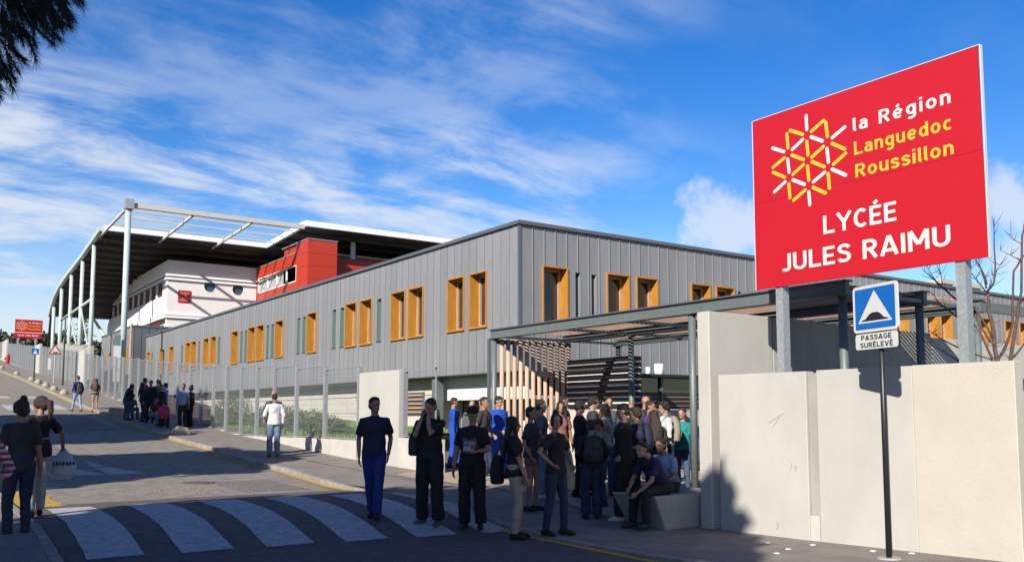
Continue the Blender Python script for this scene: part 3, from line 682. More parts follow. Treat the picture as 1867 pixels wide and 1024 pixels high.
# ------------------------------------------------------------------ text and pictures on signs
def arc(cx, cy, rx, ry, a0, a1, n=12): return [(cx+rx*cos(R(a0+(a1-a0)*k/n)), cy+ry*sin(R(a0+(a1-a0)*k/n))) for k in range(n+1)]
_t, _T = .085, .915
_S = [(.52,.76),(.46,.86),(.38,.90),(.29,.915),(.18,.88),(.11,.80),(.10,.70),(.15,.61),(.25,.555),(.38,.50),(.48,.43),(.52,.34),(.51,.22),(.44,.13),(.35,.09),(.27,.085),(.16,.11),(.07,.21)]
GL = {' ': (.30, []),
 'L': (.56, [[(_t,1),(_t,_t),(.56,_t)]]), 'Y': (.72, [[(.05,1.0),(.36,.47),(.67,1.0)],[(.36,.50),(.36,0)]]), 'C': (.63, [arc(.355,.5,.27,.415,48,312,18)]),
 'E': (.55, [[(.54,_T),(_t,_T),(_t,_t),(.54,_t)],[(_t,.5),(.49,.5)]]), 'J': (.47, [[(.385,1)]+arc(.225,.25,.16,.165,0,-90,6)+[(.04,.115)]]),
 'U': (.66, [[(_t,1)]+arc(.33,.33,.245,.245,180,360,12)+[(.575,1)]]), 'S': (.60, [_S]),
 'R': (.63, [[(_t,0),(_t,_T)]+arc(.33,.70,.20,.215,90,-90,10)+[(.175,.485)],[(.31,.485),(.57,0)]]), 'P': (.60, [[(_t,0),(_t,_T)]+arc(.33,.69,.20,.225,90,-90,10)+[(.175,.465)]]),
 'A': (.74, [[(.07,0),(.36,1)],[(.38,1),(.67,0)],[(.17,.26),(.57,.26)]]), 'I': (.17, [[(_t,0),(_t,1)]]), 'M': (.82, [[(_t,0),(_t,1)],[(.10,1),(.40,.30)],[(.42,.30),(.72,1)],[(.735,0),(.735,1)]]),
 'G': (.66, [arc(.355,.5,.27,.415,48,270,16)+[(.50,.11),(.585,.2),(.585,.47),(.37,.47)]]), 'V': (.70, [[(.06,1),(.34,0)],[(.36,0),(.64,1)]]),
 'l': (.20, [[(_t,1),(_t,.16),(.12,.09),(.20,.075)]]), 'a': (.53, [[(.09,.585),(.17,.645),(.27,.66),(.37,.635),(.435,.55),(.435,0)],[(.435,.42),(.22,.415),(.11,.35),(.085,.235),(.12,.12),(.22,.075),(.33,.09),(.435,.19)]]),
 'e': (.56, [[(.10,.375),(.475,.375)],arc(.285,.37,.20,.29,12,318,18)]), 'g': (.55, [[(.46,.74),(.46,-.06),(.42,-.17),(.31,-.215),(.20,-.21),(.11,-.165)],arc(.275,.385,.19,.275,0,360,18)]),
 'i': (.17, [[(_t,0),(_t,.74)],[(_t,.86),(_t,1.02)]]), 'o': (.57, [arc(.285,.37,.20,.285,0,360,18)]), 'n': (.54, [[(_t,0),(_t,.74)],arc(.27,.45,.185,.205,180,0,10)+[(.455,0)]]),
 'u': (.54, [[(.455,.74),(.455,0)],arc(.27,.29,.185,.205,0,-180,10)+[(_t,.74)]]), 'd': (.55, [[(.46,1),(.46,0)],arc(.275,.37,.19,.285,0,360,18)]),
 'c': (.50, [arc(.285,.37,.20,.285,50,310,14)]), 's': (.49, [[(x*.82, y*.74+(.02 if y < .3 else -.0)) for x, y in _S]]), 'y': (.54, [[(.06,.74),(.28,.08)],[(.48,.74),(.25,-.03),(.17,-.17),(.05,-.20)]])}
GL['m'] = (.84, [[(_t,0),(_t,.74)], arc(.255,.46,.17,.195,180,0,8)+[(.425,0)], arc(.595,.46,.17,.195,180,0,8)+[(.765,0)]])
GL['É'] = (.55, GL['E'][1]+[[(.22,1.08),(.37,1.24)]]); GL['é'] = (.56, GL['e'][1]+[[(.22,.83),(.36,.99)]])
def ribbon(pl, hw):
    n = len(pl); closed = (Vector(pl[0])-Vector(pl[-1])).length < 1e-4
    if closed: pl = pl[:-1]; n -= 1
    vs = []
    for i in range(n):
        p = Vector(pl[i]); a = Vector(pl[i-1]) if (i or closed) else None; b = Vector(pl[(i+1) % n]) if (i < n-1 or closed) else None
        d1 = (p-a).normalized() if a is not None else None; d2 = (b-p).normalized() if b is not None else None
        if d1 is None: d1 = d2
        if d2 is None: d2 = d1
        m_ = (d1+d2).normalized(); nn = Vector((-m_.y, m_.x)); c = max(.30, nn.dot(Vector((-d1.y, d1.x)))); vs += [p+nn*hw/c, p-nn*hw/c]
    return vs, [(i*2, i*2+1, ((i+1) % n)*2+1, ((i+1) % n)*2) for i in range(n if closed else n-1)]
def lettering(txt, m, t, p0, width, height, right, up, nrm, bold=.02, name='letter', track=.10):
    """flat printed letters, one object per letter: p0 lower left corner, stretched to width x height along right/up"""
    p0, right, up, nrm = Vector(p0), Vector(right), Vector(up), Vector(nrm)
    off = Vector(t.location) if not t.parent else Vector(t.location)+Vector(t.parent.location)
    tot = sum(GL[c][0]+track for c in txt)-track; sx = width/tot; x = 0
    for c in txt:
        wd, strokes = GL[c]; mb = MB()
        for i, pl in enumerate(strokes):
            vs, fs = ribbon(pl, .082)
            mb.add([p0+right*(x+v.x)*sx+up*v.y*height+nrm*(.0025+.0016*i)-off for v in vs], fs)
        x += wd+track
        if strokes:
            me = mb.mesh(name); me.materials.append(M[m]); o = bpy.data.objects.new(name, me); link(o, t)
LOGO_W = [(7.505,5.678,7.499,5.483),(7.1,5.26,6.903,5.356),(7.433,5.358,7.254,5.255),(7.751,5.259,7.57,5.358),(8.089,5.365,7.893,5.265),(7.187,5.132,7.17,4.94),(7.832,5.14,7.813,4.947),(7.115,4.829,6.915,4.705),(7.419,4.723,7.234,4.815),(7.753,4.824,7.563,4.718),(8.078,4.719,7.886,4.825),(7.497,4.598,7.486,4.419)]
LOGO_Y = [(7.427,5.434,7.225,5.532),(7.194,5.499,7.173,5.297),(7.776,5.542,7.568,5.429),(7.833,5.506,7.823,5.302),(7.505,5.312,7.491,5.119),(7.106,5.182,6.914,5.057),(7.431,5.072,7.241,5.174),(8.089,5.08,7.888,5.172),(7.758,5.181,7.567,5.07),(7.093,4.894,6.905,4.996),(7.429,5.008,7.239,4.893),(8.091,5.01,7.892,4.892),(7.75,4.903,7.57,4.999),(7.505,4.962,7.491,4.763),(7.18,4.782,7.167,4.581),(7.823,4.782,7.812,4.58),(7.75,4.532,7.553,4.638),(7.425,4.646,7.232,4.529)]
def logo(t, c, scale, right, up, nrm, wd=.050):
    """star of rounded strokes round (7.5, 5.05) on the big board, re-scaled about c"""
    c, right, up, nrm = Vector(c), Vector(right), Vector(up), Vector(nrm)
    off = Vector(t.location) if not t.parent else Vector(t.location)+Vector(t.parent.location)
    for segs, m in ((LOGO_W, 'sign_white'), (LOGO_Y, 'sign_yellow')):
        for a, b, e, f in segs:
            p = c+right*(7.5-a)*scale+up*(b-5.048)*scale; q = c+right*(7.5-e)*scale+up*(f-5.048)*scale
            d = (q-p).normalized(); s_ = nrm.cross(d)*wd/2*scale; vs = []
            for k in range(7): t_ = pi*k/6; vs.append(q+s_*cos(t_)+d*sin(t_)*wd/2*scale)
            for k in range(7): t_ = pi*k/6; vs.append(p-s_*cos(t_)-d*sin(t_)*wd/2*scale)
            vs = [v+nrm*.0022-off for v in vs]
            o = obj('logo_stroke', MB().add(vs+[v+nrm*.002 for v in vs], [tuple(range(14, 28)), tuple(range(13, -1, -1))]+[(i, (i+1) % 14, (i+1) % 14+14, i+14) for i in range(14)]), m, t)
bo = thing('school_board', (10.25, 6.8, 2.1), 'huge red school name board with star logo on two galvanised posts behind the street wall', 'sign')
BX = 10.22
part('board', MB().box(BX, BX+.02, 5.118, 8.443, 4.603, 5.85), 'board_red', bo); part('board', MB().box(BX, BX+.02, 5.10, 8.443, 3.342, 4.600), 'board_red', bo)
part('board_edge', MB().box(BX-.004, BX+.045, 5.085, 5.10, 3.335, 5.857).box(BX-.004, BX+.045, 8.444, 8.455, 3.335, 5.857).box(BX-.004, BX+.045, 5.10, 8.444, 5.851, 5.86), 'sign_white', bo)
part('rear_frame', MB().box(BX+.022, BX+.06, 5.2, 8.35, 3.55, 3.63).box(BX+.022, BX+.06, 5.2, 8.35, 5.5, 5.58), 'galvanised', bo)
for y in (8.06, 5.45): part('post', MB().box(BX+.022, BX+.16, y-.06, y+.06, -.1, 5.8), 'galvanised', bo)
r_, u_, n_ = (0, -1, 0), (0, 0, 1), (-1, 0, 0)
XF = BX-.0005
logo(bo, (XF, 7.5, 5.048), 1.0, r_, u_, n_)
lettering('la Région', 'sign_white', bo, (XF, 6.785, 5.262), 1.325, .178, r_, u_, n_, .018, track=.17)
lettering('Languedoc', 'sign_yellow', bo, (XF, 6.778, 4.940), 1.32, .180, r_, u_, n_, .018, track=.13)
lettering('Roussillon', 'sign_yellow', bo, (XF, 6.77, 4.634), 1.32, .180, r_, u_, n_, .018, track=.13)
lettering('LYCÉE', 'sign_white', bo, (XF, 7.285, 3.969), 1.075, .25, r_, u_, n_, .022)
lettering('JULES RAIMU', 'sign_white', bo, (XF, 7.985, 3.545), 2.45, .25, r_, u_, n_, .022)
# second board far up the street
b2 = thing('far_school_board', (12.3, 116, 7), 'small red school name board on two posts far up the street behind the fence', 'sign')
part('board', MB().box(10.93, 13.76, 116, 116.05, 10.95, 12.42), 'board_red', b2); part('board', MB().box(10.86, 13.70, 116, 116.05, 10.32, 10.88), 'board_red', b2)
part('divider', MB().box(10.9, 13.73, 116, 116.03, 10.881, 10.949), 'sign_white', b2)
for x in (11.3, 13.1): part('post', MB().box(x-.09, x+.09, 116.06, 116.2, 7, 10.6), 'galvanised', b2)
a_, b_, c_ = (1, 0, 0), (0, 0, 1), (0, -1, 0)
logo(b2, (11.62, 115.998, 11.7), .98, a_, b_, c_)
lettering('la Région', 'sign_white', b2, (12.32, 115.998, 11.98), 1.3, .19, a_, b_, c_, .03)
lettering('Languedoc', 'sign_yellow', b2, (12.32, 115.998, 11.62), 1.3, .19, a_, b_, c_, .03); lettering('Roussillon', 'sign_yellow', b2, (12.32, 115.998, 11.26), 1.3, .19, a_, b_, c_, .03)
lettering('Lycée Jules Raimu', 'sign_white', b2, (11.25, 115.998, 10.5), 2.1, .22, a_, b_, c_, .03)
# small plaque on the white wing
pq = tag(bpy.data.objects.new('wall_plaque', None), 'small red school plaque on the white rendered wall left of the round windows', 'sign'); C.objects.link(pq); pq.location = (18.43, 71.97, 10.8)
part('plate', MB().box(17.95, 18.90, 71.93, 71.99, 10.33, 11.29), 'board_red', pq)
logo(pq, (18.17, 71.928, 11.0), .26, a_, b_, c_)
lettering('la Région', 'sign_white', pq, (18.37, 71.928, 11.08), .42, .05, a_, b_, c_, .03); lettering('Languedoc', 'sign_yellow', pq, (18.37, 71.928, 10.98), .42, .05, a_, b_, c_, .03); lettering('Roussillon', 'sign_yellow', pq, (18.37, 71.928, 10.88), .42, .05, a_, b_, c_, .03)
lettering('LYCÉE', 'sign_white', pq, (18.24, 71.928, 10.62), .36, .09, a_, b_, c_, .03); lettering('JULES RAIMU', 'sign_white', pq, (18.08, 71.928, 10.46), .68, .09, a_, b_, c_, .03)
# ------------------------------------------------------------------ raised crossing road sign
rs = thing('crossing_sign', (9.243, 5.867, -.04), 'blue square speed hump sign with PASSAGE SURÉLEVÉ plate on a dark pole', 'sign')
az = R(16); RU = Vector((-sin(az), -cos(az), 0)); UU = Vector((0, 0, 1)); NN = RU.cross(UU)
if NN.x > 0: NN = -NN
def rr(c, w_, h, r, n=6):
    pts = []
    for (sx, sy, a0) in ((1, 1, 0), (-1, 1, 90), (-1, -1, 180), (1, -1, 270)):
        for k in range(n+1):
            a = R(a0+90*k/n); pts.append((sx*(w_/2-r)+r*cos(a), sy*(h/2-r)+r*sin(a)))
    return [c+RU*x+UU*y for x, y in pts]
def slab(name, pts, th, m, lift=0):
    pts = [p+NN*lift for p in pts]; k = len(pts)
    back = [p-NN*th for p in pts]
    mb = MB().add(pts+back, [tuple(range(k)), tuple(range(2*k-1, k-1, -1))]+[(i, (i+1) % k, (i+1) % k+k, i+k) for i in range(k)])
    return part(name, mb, m, rs)
base = Vector((9.243, 5.867, 0))+NN*.05
pc = base+RU*-.03+UU*2.765
slab('sign_plate', rr(pc, .72, .545, .05), .02, 'sign_white'); slab('blue_field', rr(pc, .645, .475, .02), .001, 'sign_blue', .003)
TR = lambda x, y: pc+RU*x+UU*y
slab('white_triangle', [TR(-.275, -.165), TR(.275, -.165), TR(0, .205)], .001, 'sign_white', .005)
slab('bump_symbol', [TR(-.225, -.145), TR(.225, -.145), TR(.21, -.132), TR(.15, -.12), TR(.09, -.07), TR(.04, -.05), TR(-.04, -.05), TR(-.09, -.07), TR(-.15, -.12), TR(-.21, -.132)], .001, 'sign_black', .007)
p2 = base+RU*-.02+UU*2.385
slab('text_plate', rr(p2, .70, .195, .04), .02, 'sign_black'); slab('text_field', rr(p2, .685, .182, .035), .001, 'sign_white', .002)
lettering('PASSAGE', 'sign_black', rs, p2+RU*-.245+UU*.017+NN*.0035, .49, .058, RU, UU, NN, .0)
lettering('SURÉLEVÉ', 'sign_black', rs, p2+RU*-.265+UU*-.070+NN*.0035, .53, .058, RU, UU, NN, .0)
part('pole', MB().tube([(9.243, 5.867, -.2), (9.243, 5.867, 3.02)], .032, 14), 'pole_dark', rs, smooth=True)
part('footing', MB().tube([(9.243, 5.867, -.10), (9.243, 5.867, -.052)], [.15, .12], 14), 'concrete_grey', rs)
# signs far up the street
ts = thing('warning_sign', (9.5, 72.5, 3.6), 'red bordered triangular bump warning sign with white panel far up the pavement', 'sign')
def tri(s_, y, m, nm): 
    c = Vector((9.5, y, 6.15)); return part(nm, MB().poly([(9.5-s_, 6.15-s_*.58), (9.5+s_, 6.15-s_*.58), (9.5, 6.15+s_*1.15)], 1, y, y+.03), m, ts)
tri(.44, 72.5, 'sign_red', 'plate'); tri(.30, 72.46, 'sign_white', 'field')
part('symbol', MB().poly([(9.34, 6.02), (9.66, 6.02), (9.6, 6.1), (9.54, 6.06), (9.46, 6.06), (9.4, 6.1)], 1, 72.42, 72.45), 'sign_black', ts)
part('panel', MB().box(9.05, 9.25, 72.5, 72.53, 4.75, 5.6), 'sign_white', ts); part('pole', MB().tube([(9.5, 72.55, 3.3), (9.5, 72.55, 6.2)], .05, 8), 'galvanised', ts)
t2 = thing('far_blue_sign', (8.6, 76, 4), 'small blue square sign on a dark pole left of the triangular warning sign', 'sign')
part('plate', MB().box(8.35, 8.85, 76, 76.03, 6.05, 6.5), 'sign_blue', t2); part('symbol', MB().poly([(8.43, 6.1), (8.77, 6.1), (8.6, 6.42)], 1, 75.97, 75.99), 'sign_white', t2); part('pole', MB().tube([(8.6, 76.05, 3.7), (8.6, 76.05, 6.5)], .05, 8), 'pole_dark', t2)
lp = thing('street_pole', (9.6, 73.9, 3.7), 'tall thin dark lamp pole standing on the far pavement beside the fence', 'pole')
part('shaft', MB().tube([(9.6, 69, 3.3), (9.6, 69, 8.3)], [.06, .04], 8), 'pole_dark', lp)
part('bracket', MB().tube([(9.6, 69, 8.3), (9.9, 69, 8.45)], .03, 6), 'pole_dark', lp)
bn = thing('white_banner', (10.2, 54.5, 2.2), 'tall narrow white banner with blue top fixed beside the big pale green column', 'banner')
part('cloth', MB().box(10.0, 10.75, 60, 60.04, 2.6, 4.9), 'sign_white', bn)
bn.location = (12, 60, 3); bpy.data.objects.remove(bn.children[0]); 
part('cloth', MB().box(11.35, 11.75, 61.0, 61.04, 3.6, 5.9), 'sign_white', bn); part('header', MB().box(11.35, 11.75, 61.0, 61.04, 5.92, 6.6), 'window_green', bn); part('pole', MB().tube([(12.35, 61, 3), (12.35, 61, 7.4)], .07, 8), 'wood_pole', bn)
hy = thing('fire_hydrant', (10.0, 112, 6.9), 'little red fire hydrant against the white plinth far up the street', 'hydrant')
part('body', MB().tube([(10, 112, 6.9), (10, 112, 7.9), (10, 112, 8.15)], [.22, .22, .12], 10), 'hydrant', hy); part('nozzle', MB().tube([(9.65, 112, 7.6), (10.2, 112, 7.6)], .1, 8), 'hydrant', hy)
for i, (x, y) in enumerate([(8.35, 75.3), (8.35, 71.4), (8.35, 67.4), (8.35, 63.5), (8.35, 59.3), (8.4, 86), (8.4, 99.5)]):
    mb = MB().tube([(0, 0, -.1), (0, 0, .08), (0, 0, .2), (0, 0, .28), (0, 0, .31)], [.24, .235, .19, .10, .02], 14)
    o = obj('stone_bollard', mb, 'stone', smooth=True); o.location = (x, y, zp(y))
    tag(o, ['pale domed stone bollard on the kerb, fourth up from the nearest dome', 'pale domed stone bollard on the kerb, third up from the nearest dome', 'pale domed stone bollard on the kerb, next but one to the nearest dome', 'pale domed stone bollard on the kerb, just above the nearest dome', 'nearest pale domed stone bollard, just uphill of the boy in blue', 'pale domed stone bollard on the kerb below the far fence slab', 'farthest pale domed stone bollard at the left edge'][i], 'bollard', 'domed stone bollards along the far kerb')
o = obj('kerb_boulder', MB().poly([(-.33, -.1), (.30, -.1), (.36, .12), (.20, .26), (-.12, .34), (-.28, .18)], 1, -.25, .25), 'stone', bevel=.05); o.location = (8.5, 33.2, zp(33.2)); tag(o, 'chipped pale stone block on the kerb in front of the shaded student group', 'stone block')
o = obj('kerb_boulder', MB().poly([(-.5, .0), (-.1, -.1), (.35, -.05), (.45, .2), (.2, .32), (-.45, .38)], 1, -.2, .2), 'stone', bevel=.04); o.location = (8.45, 43.4, zp(43.4)); tag(o, 'tilted white topped stone block on the kerb beside the walking long haired girl', 'stone block')
# ------------------------------------------------------------------ entrance pergola
pg = thing('pergola', (11.53, 12.6, 0), 'grey steel entrance pergola roofed with brown timber slats between wall and zinc block', 'pergola')
def pp(name, x0, x1, y0, y1, z0, z1, m='steel_grey', bevel=0): return part(name, MB().box(x0, x1, y0, y1, z0, z1), m, pg, bevel=bevel)
for x, ya in ((11.53, 7.85), (13.62, 7.85), (15.4, 7.85)):
    pp('beam', x-.03, x+.07, ya, 17.4, 3.33, 3.51); pp('beam_cap', x-.08, x+.12, ya-.03, 17.43, 3.511, 3.535, 'zinc_trim'); pp('beam_flange', x-.08, x+.12, ya-.03, 17.43, 3.31, 3.329)
for y in (7.9, 11.0, 12.95, 14.95, 17.3):
    for a, b in ((11.61, 13.58), (13.70, 15.36)): pp('cross_beam', a, b, y-.03, y+.03, 3.335, 3.395)
pp('beam', 15.5, 18.2, 7.86, 7.95, 3.33, 3.50); pp('beam', 11.61, 18.2, 6.2, 6.28, 3.33, 3.50) if False else None
for (x, y) in ((11.56, 17.34), (11.56, 11.0), (11.56, 7.95), (13.60, 14.82), (13.62, 7.95), (15.4, 7.95), (15.42, 17.3)):
    part('post', MB().tube([(x, y, -.05), (x, y, 3.31)], .065, 14), 'steel_grey', pg, smooth=True)
    pp('bolt_plate', x-.09, x+.09, y-.09, y+.09, 3.295, 3.309, 'steel_grey')
for i in range(31):
    x = 11.68+i*.122
    if abs(x-13.62) < .09: continue
    pp('roof_slat', x, x+.052, 7.98, 17.25, 3.474, 3.498, 'wood_slat')
for i in range(12):
    x = 11.72+i*.183
    part('screen_pole', MB().tube([(x, 17.25, .05), (x, 17.25, 3.3)], .052, 8), 'wood_pole', pg, smooth=True)
pp('screen_rail', 11.62, 13.9, 17.36, 17.42, 3.2, 3.3); pp('screen_rail', 11.62, 13.9, 17.36, 17.42, .1, .16)
pp('screen_post', 11.44, 11.50, 17.38, 17.46, 0, 3.3, 'zinc_trim')
# dark slatted shelter behind the pergola
sh = thing('bin_shelter', (13.9, 15, 0), 'low white walled shelter with black corrugated screens and light slits under the pergola', 'shelter')
def sp_(name, x0, x1, y0, y1, z0, z1, m): return part(name, MB().box(x0, x1, y0, y1, z0, z1), m, sh)
sp_('base_wall', 13.72, 13.9, 14.97, 17.95, -.05, 1.67, 'concrete_cream'); sp_('base_wall', 13.91, 22, 18.02, 18.2, -.05, 1.66, 'concrete_cream')
zz = 1.68; k = 0
while zz < 2.83:
    h = .105
    sp_('screen_blade', 13.68, 13.72, 14.94, 17.25, zz, zz+h, 'black_panel'); sp_('screen_blade', 13.72, 14.02, 14.94, 14.98, zz, zz+h, 'black_panel')
    if zz > 1.75:
        cut = 16.1-(zz-1.8)*.45
        sp_('light_slit', 13.674, 13.70, 14.94, cut-.18, zz-.034, zz+.002, 'slit'); sp_('light_slit', 13.674, 13.70, cut+.12, 17.25, zz-.034, zz+.002, 'slit'); sp_('light_slit', 13.72, 14.0, 14.934, 14.95, zz-.034, zz+.002, 'slit')
    zz += h+.03; k += 1
sp_('screen_backing', 13.725, 13.76, 14.99, 17.25, 1.68, 2.80, 'black_panel')
for i, z0 in enumerate((1.68, 1.80, 1.92, 2.04)): sp_('screen_blade', 13.95, 21.9, 17.98, 18.02, z0, z0+.09, 'black_panel')
for z0 in (1.775, 1.895, 2.015): sp_('light_slit', 13.95, 21.9, 17.99, 18.03, z0, z0+.02, 'wood_slat')
sp_('glazing', 13.95, 21.9, 18.03, 18.05, 2.14, 2.55, 'pane'); sp_('roof', 13.9, 22, 17.7, 20, 2.56, 2.64, 'black_panel'); sp_('mullion', 17.6, 17.68, 17.96, 18.03, 1.67, 2.55, 'zinc_trim'); sp_('backing', 13.95, 21.9, 18.06, 18.1, 1.68, 2.56, 'black_panel')
dv = thing('roof_duct', (17.6, 18, 2.64), 'white double flue cylinder standing on the flat black shelter roof', 'flue')
part('cylinder', MB().tube([(17.75, 18.2, 2.6), (17.75, 18.2, 2.96)], .13, 14), 'white_edge', dv, smooth=True); part('cylinder', MB().tube([(17.42, 18.3, 2.6), (17.42, 18.3, 2.86)], .06, 12), 'white_edge', dv, smooth=True)
dv = thing('roof_duct', (15.5, 10, 2.6), 'grey rooftop duct with wide flange seen beyond the shaded wall', 'flue')
part('cylinder', MB().tube([(17.6, 11.2, 2.0), (17.6, 11.2, 3.4)], .13, 12), 'galvanised', dv, smooth=True); part('flange', MB().tube([(17.6, 11.2, 3.25), (17.6, 11.2, 3.31)], .27, 14), 'galvanised', dv); part('hood', MB().tube([(17.6, 11.2, 3.32), (17.6, 11.2, 3.52)], .17, 12), 'galvanised', dv)
# ------------------------------------------------------------------ plants
def leafcloud(name, blobs, n, s, m, t, flat=False):
    mb = MB()
    tot = sum(b[3]*b[4]*b[5] for b in blobs)
    for (x, y, z, rx, ry, rz) in blobs:
        for _ in range(int(n*rx*ry*rz/tot)):
            u = Vector((random.gauss(0,1), random.gauss(0,1), random.gauss(0,1))).normalized()*(random.random()**.40)
            u *= 1+.25*noise.noise(u*2.3+Vector((x, y, z)))
            c = Vector((x+u.x*rx, y+u.y*ry, z+u.z*rz))
            if noise.noise(c*1.1/max(s*3, .3)) < -.28: continue
            a = Vector((random.gauss(0,1), random.gauss(0,1), random.gauss(0,1))).normalized(); b = a.orthogonal().normalized(); q = s*random.uniform(.6, 1.3)
            mb.add([c-a*q-b*q*.5, c+a*q-b*q*.3, c+a*q*.6+b*q*.6, c-a*q*.5+b*q*.5], [(0, 1, 2, 3)])
    return part(name, mb, m, t)
def branch(mb, pts, r0, r1, n=6):
    k = len(pts); mb.tube(pts, [r0+(r1-r0)*i/(k-1) for i in range(k)], n)
TREE = [[(6.21,1.3),(6.21,2.3),(6.23,2.59),(6.29,3.0),(6.3,3.25)],[(6.3,3.25),(6.42,3.45),(6.55,3.72)],[(6.29,3.3),(6.37,3.61),(6.42,3.74)],[(6.28,3.36),(6.33,3.55),(6.38,3.72)],[(6.28,3.26),(6.18,3.38),(6.14,3.62),(6.13,4.03),(6.13,4.25)],[(6.2,2.48),(6.37,2.71),(6.53,3.03)],[(6.25,2.3),(6.43,2.7),(6.55,2.84)],[(6.2,2.0),(6.27,2.3),(6.56,2.41),(6.88,2.57),(7.08,2.7),(7.18,2.78)],[(6.3,1.9),(6.66,2.25),(6.73,2.29),(7.25,2.63)],[(6.53,3.03),(6.74,3.19),(6.97,3.42),(7.22,3.67)],[(6.55,2.84),(6.75,2.95),(7.02,3.19),(7.06,3.29)],[(6.2,1.8),(6.19,2.3),(6.07,2.49),(5.99,2.77),(5.94,3.5),(5.83,3.66),(5.76,3.77)],[(6.1,1.6),(6.01,2.29),(5.9,2.83),(5.83,3.2),(5.78,3.97),(5.75,4.12)],[(6.1,1.9),(6.01,2.29),(5.82,2.52),(5.56,2.67)],[(6.97,3.42),(7.08,3.61),(7.14,3.73)],[(6.92,3.44),(6.97,3.71)],[(6.15,3.51),(6.06,3.59)],[(5.83,3.64),(6.07,3.81)],[(5.8,3.86),(5.9,3.98)],[(6.27,3.27),(6.19,3.47)],[(5.87,3.03),(5.75,3.08)],[(6.23,2.59),(6.4,2.94),(6.48,3.11)]]
bt = thing('bare_tree', (12.5, 6.15, -.1), 'leafless young tree with bare brown branches behind the right end of the street wall', 'tree')
part('trunk', MB().tube([(12.5, 6.15, -.2), (12.5, 6.16, .8), (12.5, 6.18, 1.9)], [.12, .10, .08], 8), 'bark', bt, smooth=True)
R0 = [.72*v for v in [.042,.016,.018,.018,.022,.028,.026,.024,.024,.026,.022,.034,.040,.026,.012,.010,.010,.010,.010,.012,.012,.022]]
for i, pl in enumerate(TREE):
    mb = MB(); dx = random.uniform(-.15, .15)
    pts = [(12.5+dx*(j/len(pl)), y+random.uniform(-.008, .008), z) for j, (y, z) in enumerate(pl)]
    fine_ = []
    for p, q in zip(pts, pts[1:]):
        fine_.append(p); m_ = [(a+b)/2 for a, b in zip(p, q)]; fine_.append((m_[0], m_[1]+random.uniform(-.015, .015), m_[2]+random.uniform(-.012, .012)))
    fine_.append(pts[-1]); branch(mb, fine_, R0[i], R0[i]*.3 if i else .020)
    br_ = part('branch', mb, 'bark', bt, smooth=True)
    tw = MB()
    for _ in range(9 if len(pl) > 2 else 5):
        j = random.randrange(1, len(fine_)); b0 = Vector(fine_[j])
        if b0.z < 2.2: continue
        dr = Vector((random.uniform(-.5,.5), random.uniform(-1,1), random.uniform(.1,1))).normalized()*random.uniform(.06, .22)
        tw.tube([b0, b0+dr*.6, b0+dr+Vector((0,0,.02))], [.005, .0035, .0015], 4)
    if tw.v:
        off = Vector(bt.location); tw.v = [(a-off.x, b-off.y, c-off.z) for a, b, c in tw.v]; obj('twig', tw, 'bark', br_)['kind'] = 'stuff'
# shrubs behind the fence
for i, (x, y, z, rx, ry, rz, lb) in enumerate([(11.6, 37.2, 1.6, .8, 1.5, .8, 'dark green shrub behind the fence beside the shaded student group'), (12.3, 33.8, 1.35, 1.0, 1.8, .62, 'broad olive green bush behind the mesh, right of the darker shrub'), (12.0, 30.0, 1.2, 1.0, 1.6, .52, 'low green bush behind the mesh left of the man in white'), (11.6, 27.0, 1.0, .7, 1.0, .42, 'small fresh green bush beside the man in the white shirt')]):
    t = thing('shrub', (x, y, z-rz), lb, 'shrub', 'shrubs on the bank behind the fence'); leafcloud('foliage', [(x, y, z, rx, ry, rz)], 6500, .032, 'leaf', t)
    part('stem', MB().tube([(x, y, z-rz-.3), (x, y, z)], .03, 5), 'bark', t)
sg = thing('sapling', (11.2, 23.6, .8), 'scrawny sapling with sparse dark leaves tied to pale stakes on the grass bank', 'sapling')
part('stem', MB().tube([(11.2, 23.8, .7), (11.2, 23.7, 1.5), (11.2, 23.5, 2.3)], [.012, .01, .005], 5), 'bark', sg)
leafcloud('foliage', [(11.2, 23.65, 1.85, .2, .35, .5), (11.2, 23.8, 1.2, .12, .12, .35)], 90, .035, 'leaf_olive', sg)
part('stake', MB().tube([(11.2, 23.1, .7), (11.2, 22.95, 1.6)], .012, 5), 'wood_pole', sg); part('stake', MB().tube([(11.2, 23.6, .8), (11.2, 22.95, 1.5)], .01, 5), 'wood_pole', sg)
# background trees far up the hill and the conifer behind the columns
for i, (x, y, h, rx, m_, lb) in enumerate([(10.5, 175, 3.6, 5, 'leaf_olive', 'dull brown green tree at the far left horizon edge'), (15.5, 172, 3.0, 4.2, 'leaf_olive', 'dull tree just left of the far red board'), (20.5, 165, 3.4, 4.5, 'leaf_olive', 'dull tree right behind the far red board'), (25, 160, 2.6, 4, 'leaf_olive', 'low brownish tree between far board and columns'), (30.5, 150, 3.4, 3.6, 'leaf_olive', 'brownish tree seen beyond the rightmost thin columns'), (35, 150, 4.4, 3.2, 'leaf_olive', 'reddish bare crown beside the grey annex under the great roof')]):
    z0 = zr(y)-1; t = thing('far_tree', (x, y, z0), lb, 'tree', 'far trees on the rise'); leafcloud('crown', [(x, y, z0+h*.75, rx, 2.5, h*.62), (x+rx*.4, y, z0+h*.9, rx*.5, 2, h*.5)], 1500, .42, m_, t)
    part('trunk', MB().tube([(x, y, z0-1), (x, y, z0+h*.6)], .25, 6), 'bark', t)
cn = thing('conifer', (17.5, 112, 6), 'dark spiky conifer seen between the pale green columns', 'tree')
part('trunk', MB().tube([(17.5, 112, 6), (17.5, 112, 14.3)], [.22, .03], 6), 'bark', cn)
mb = MB()
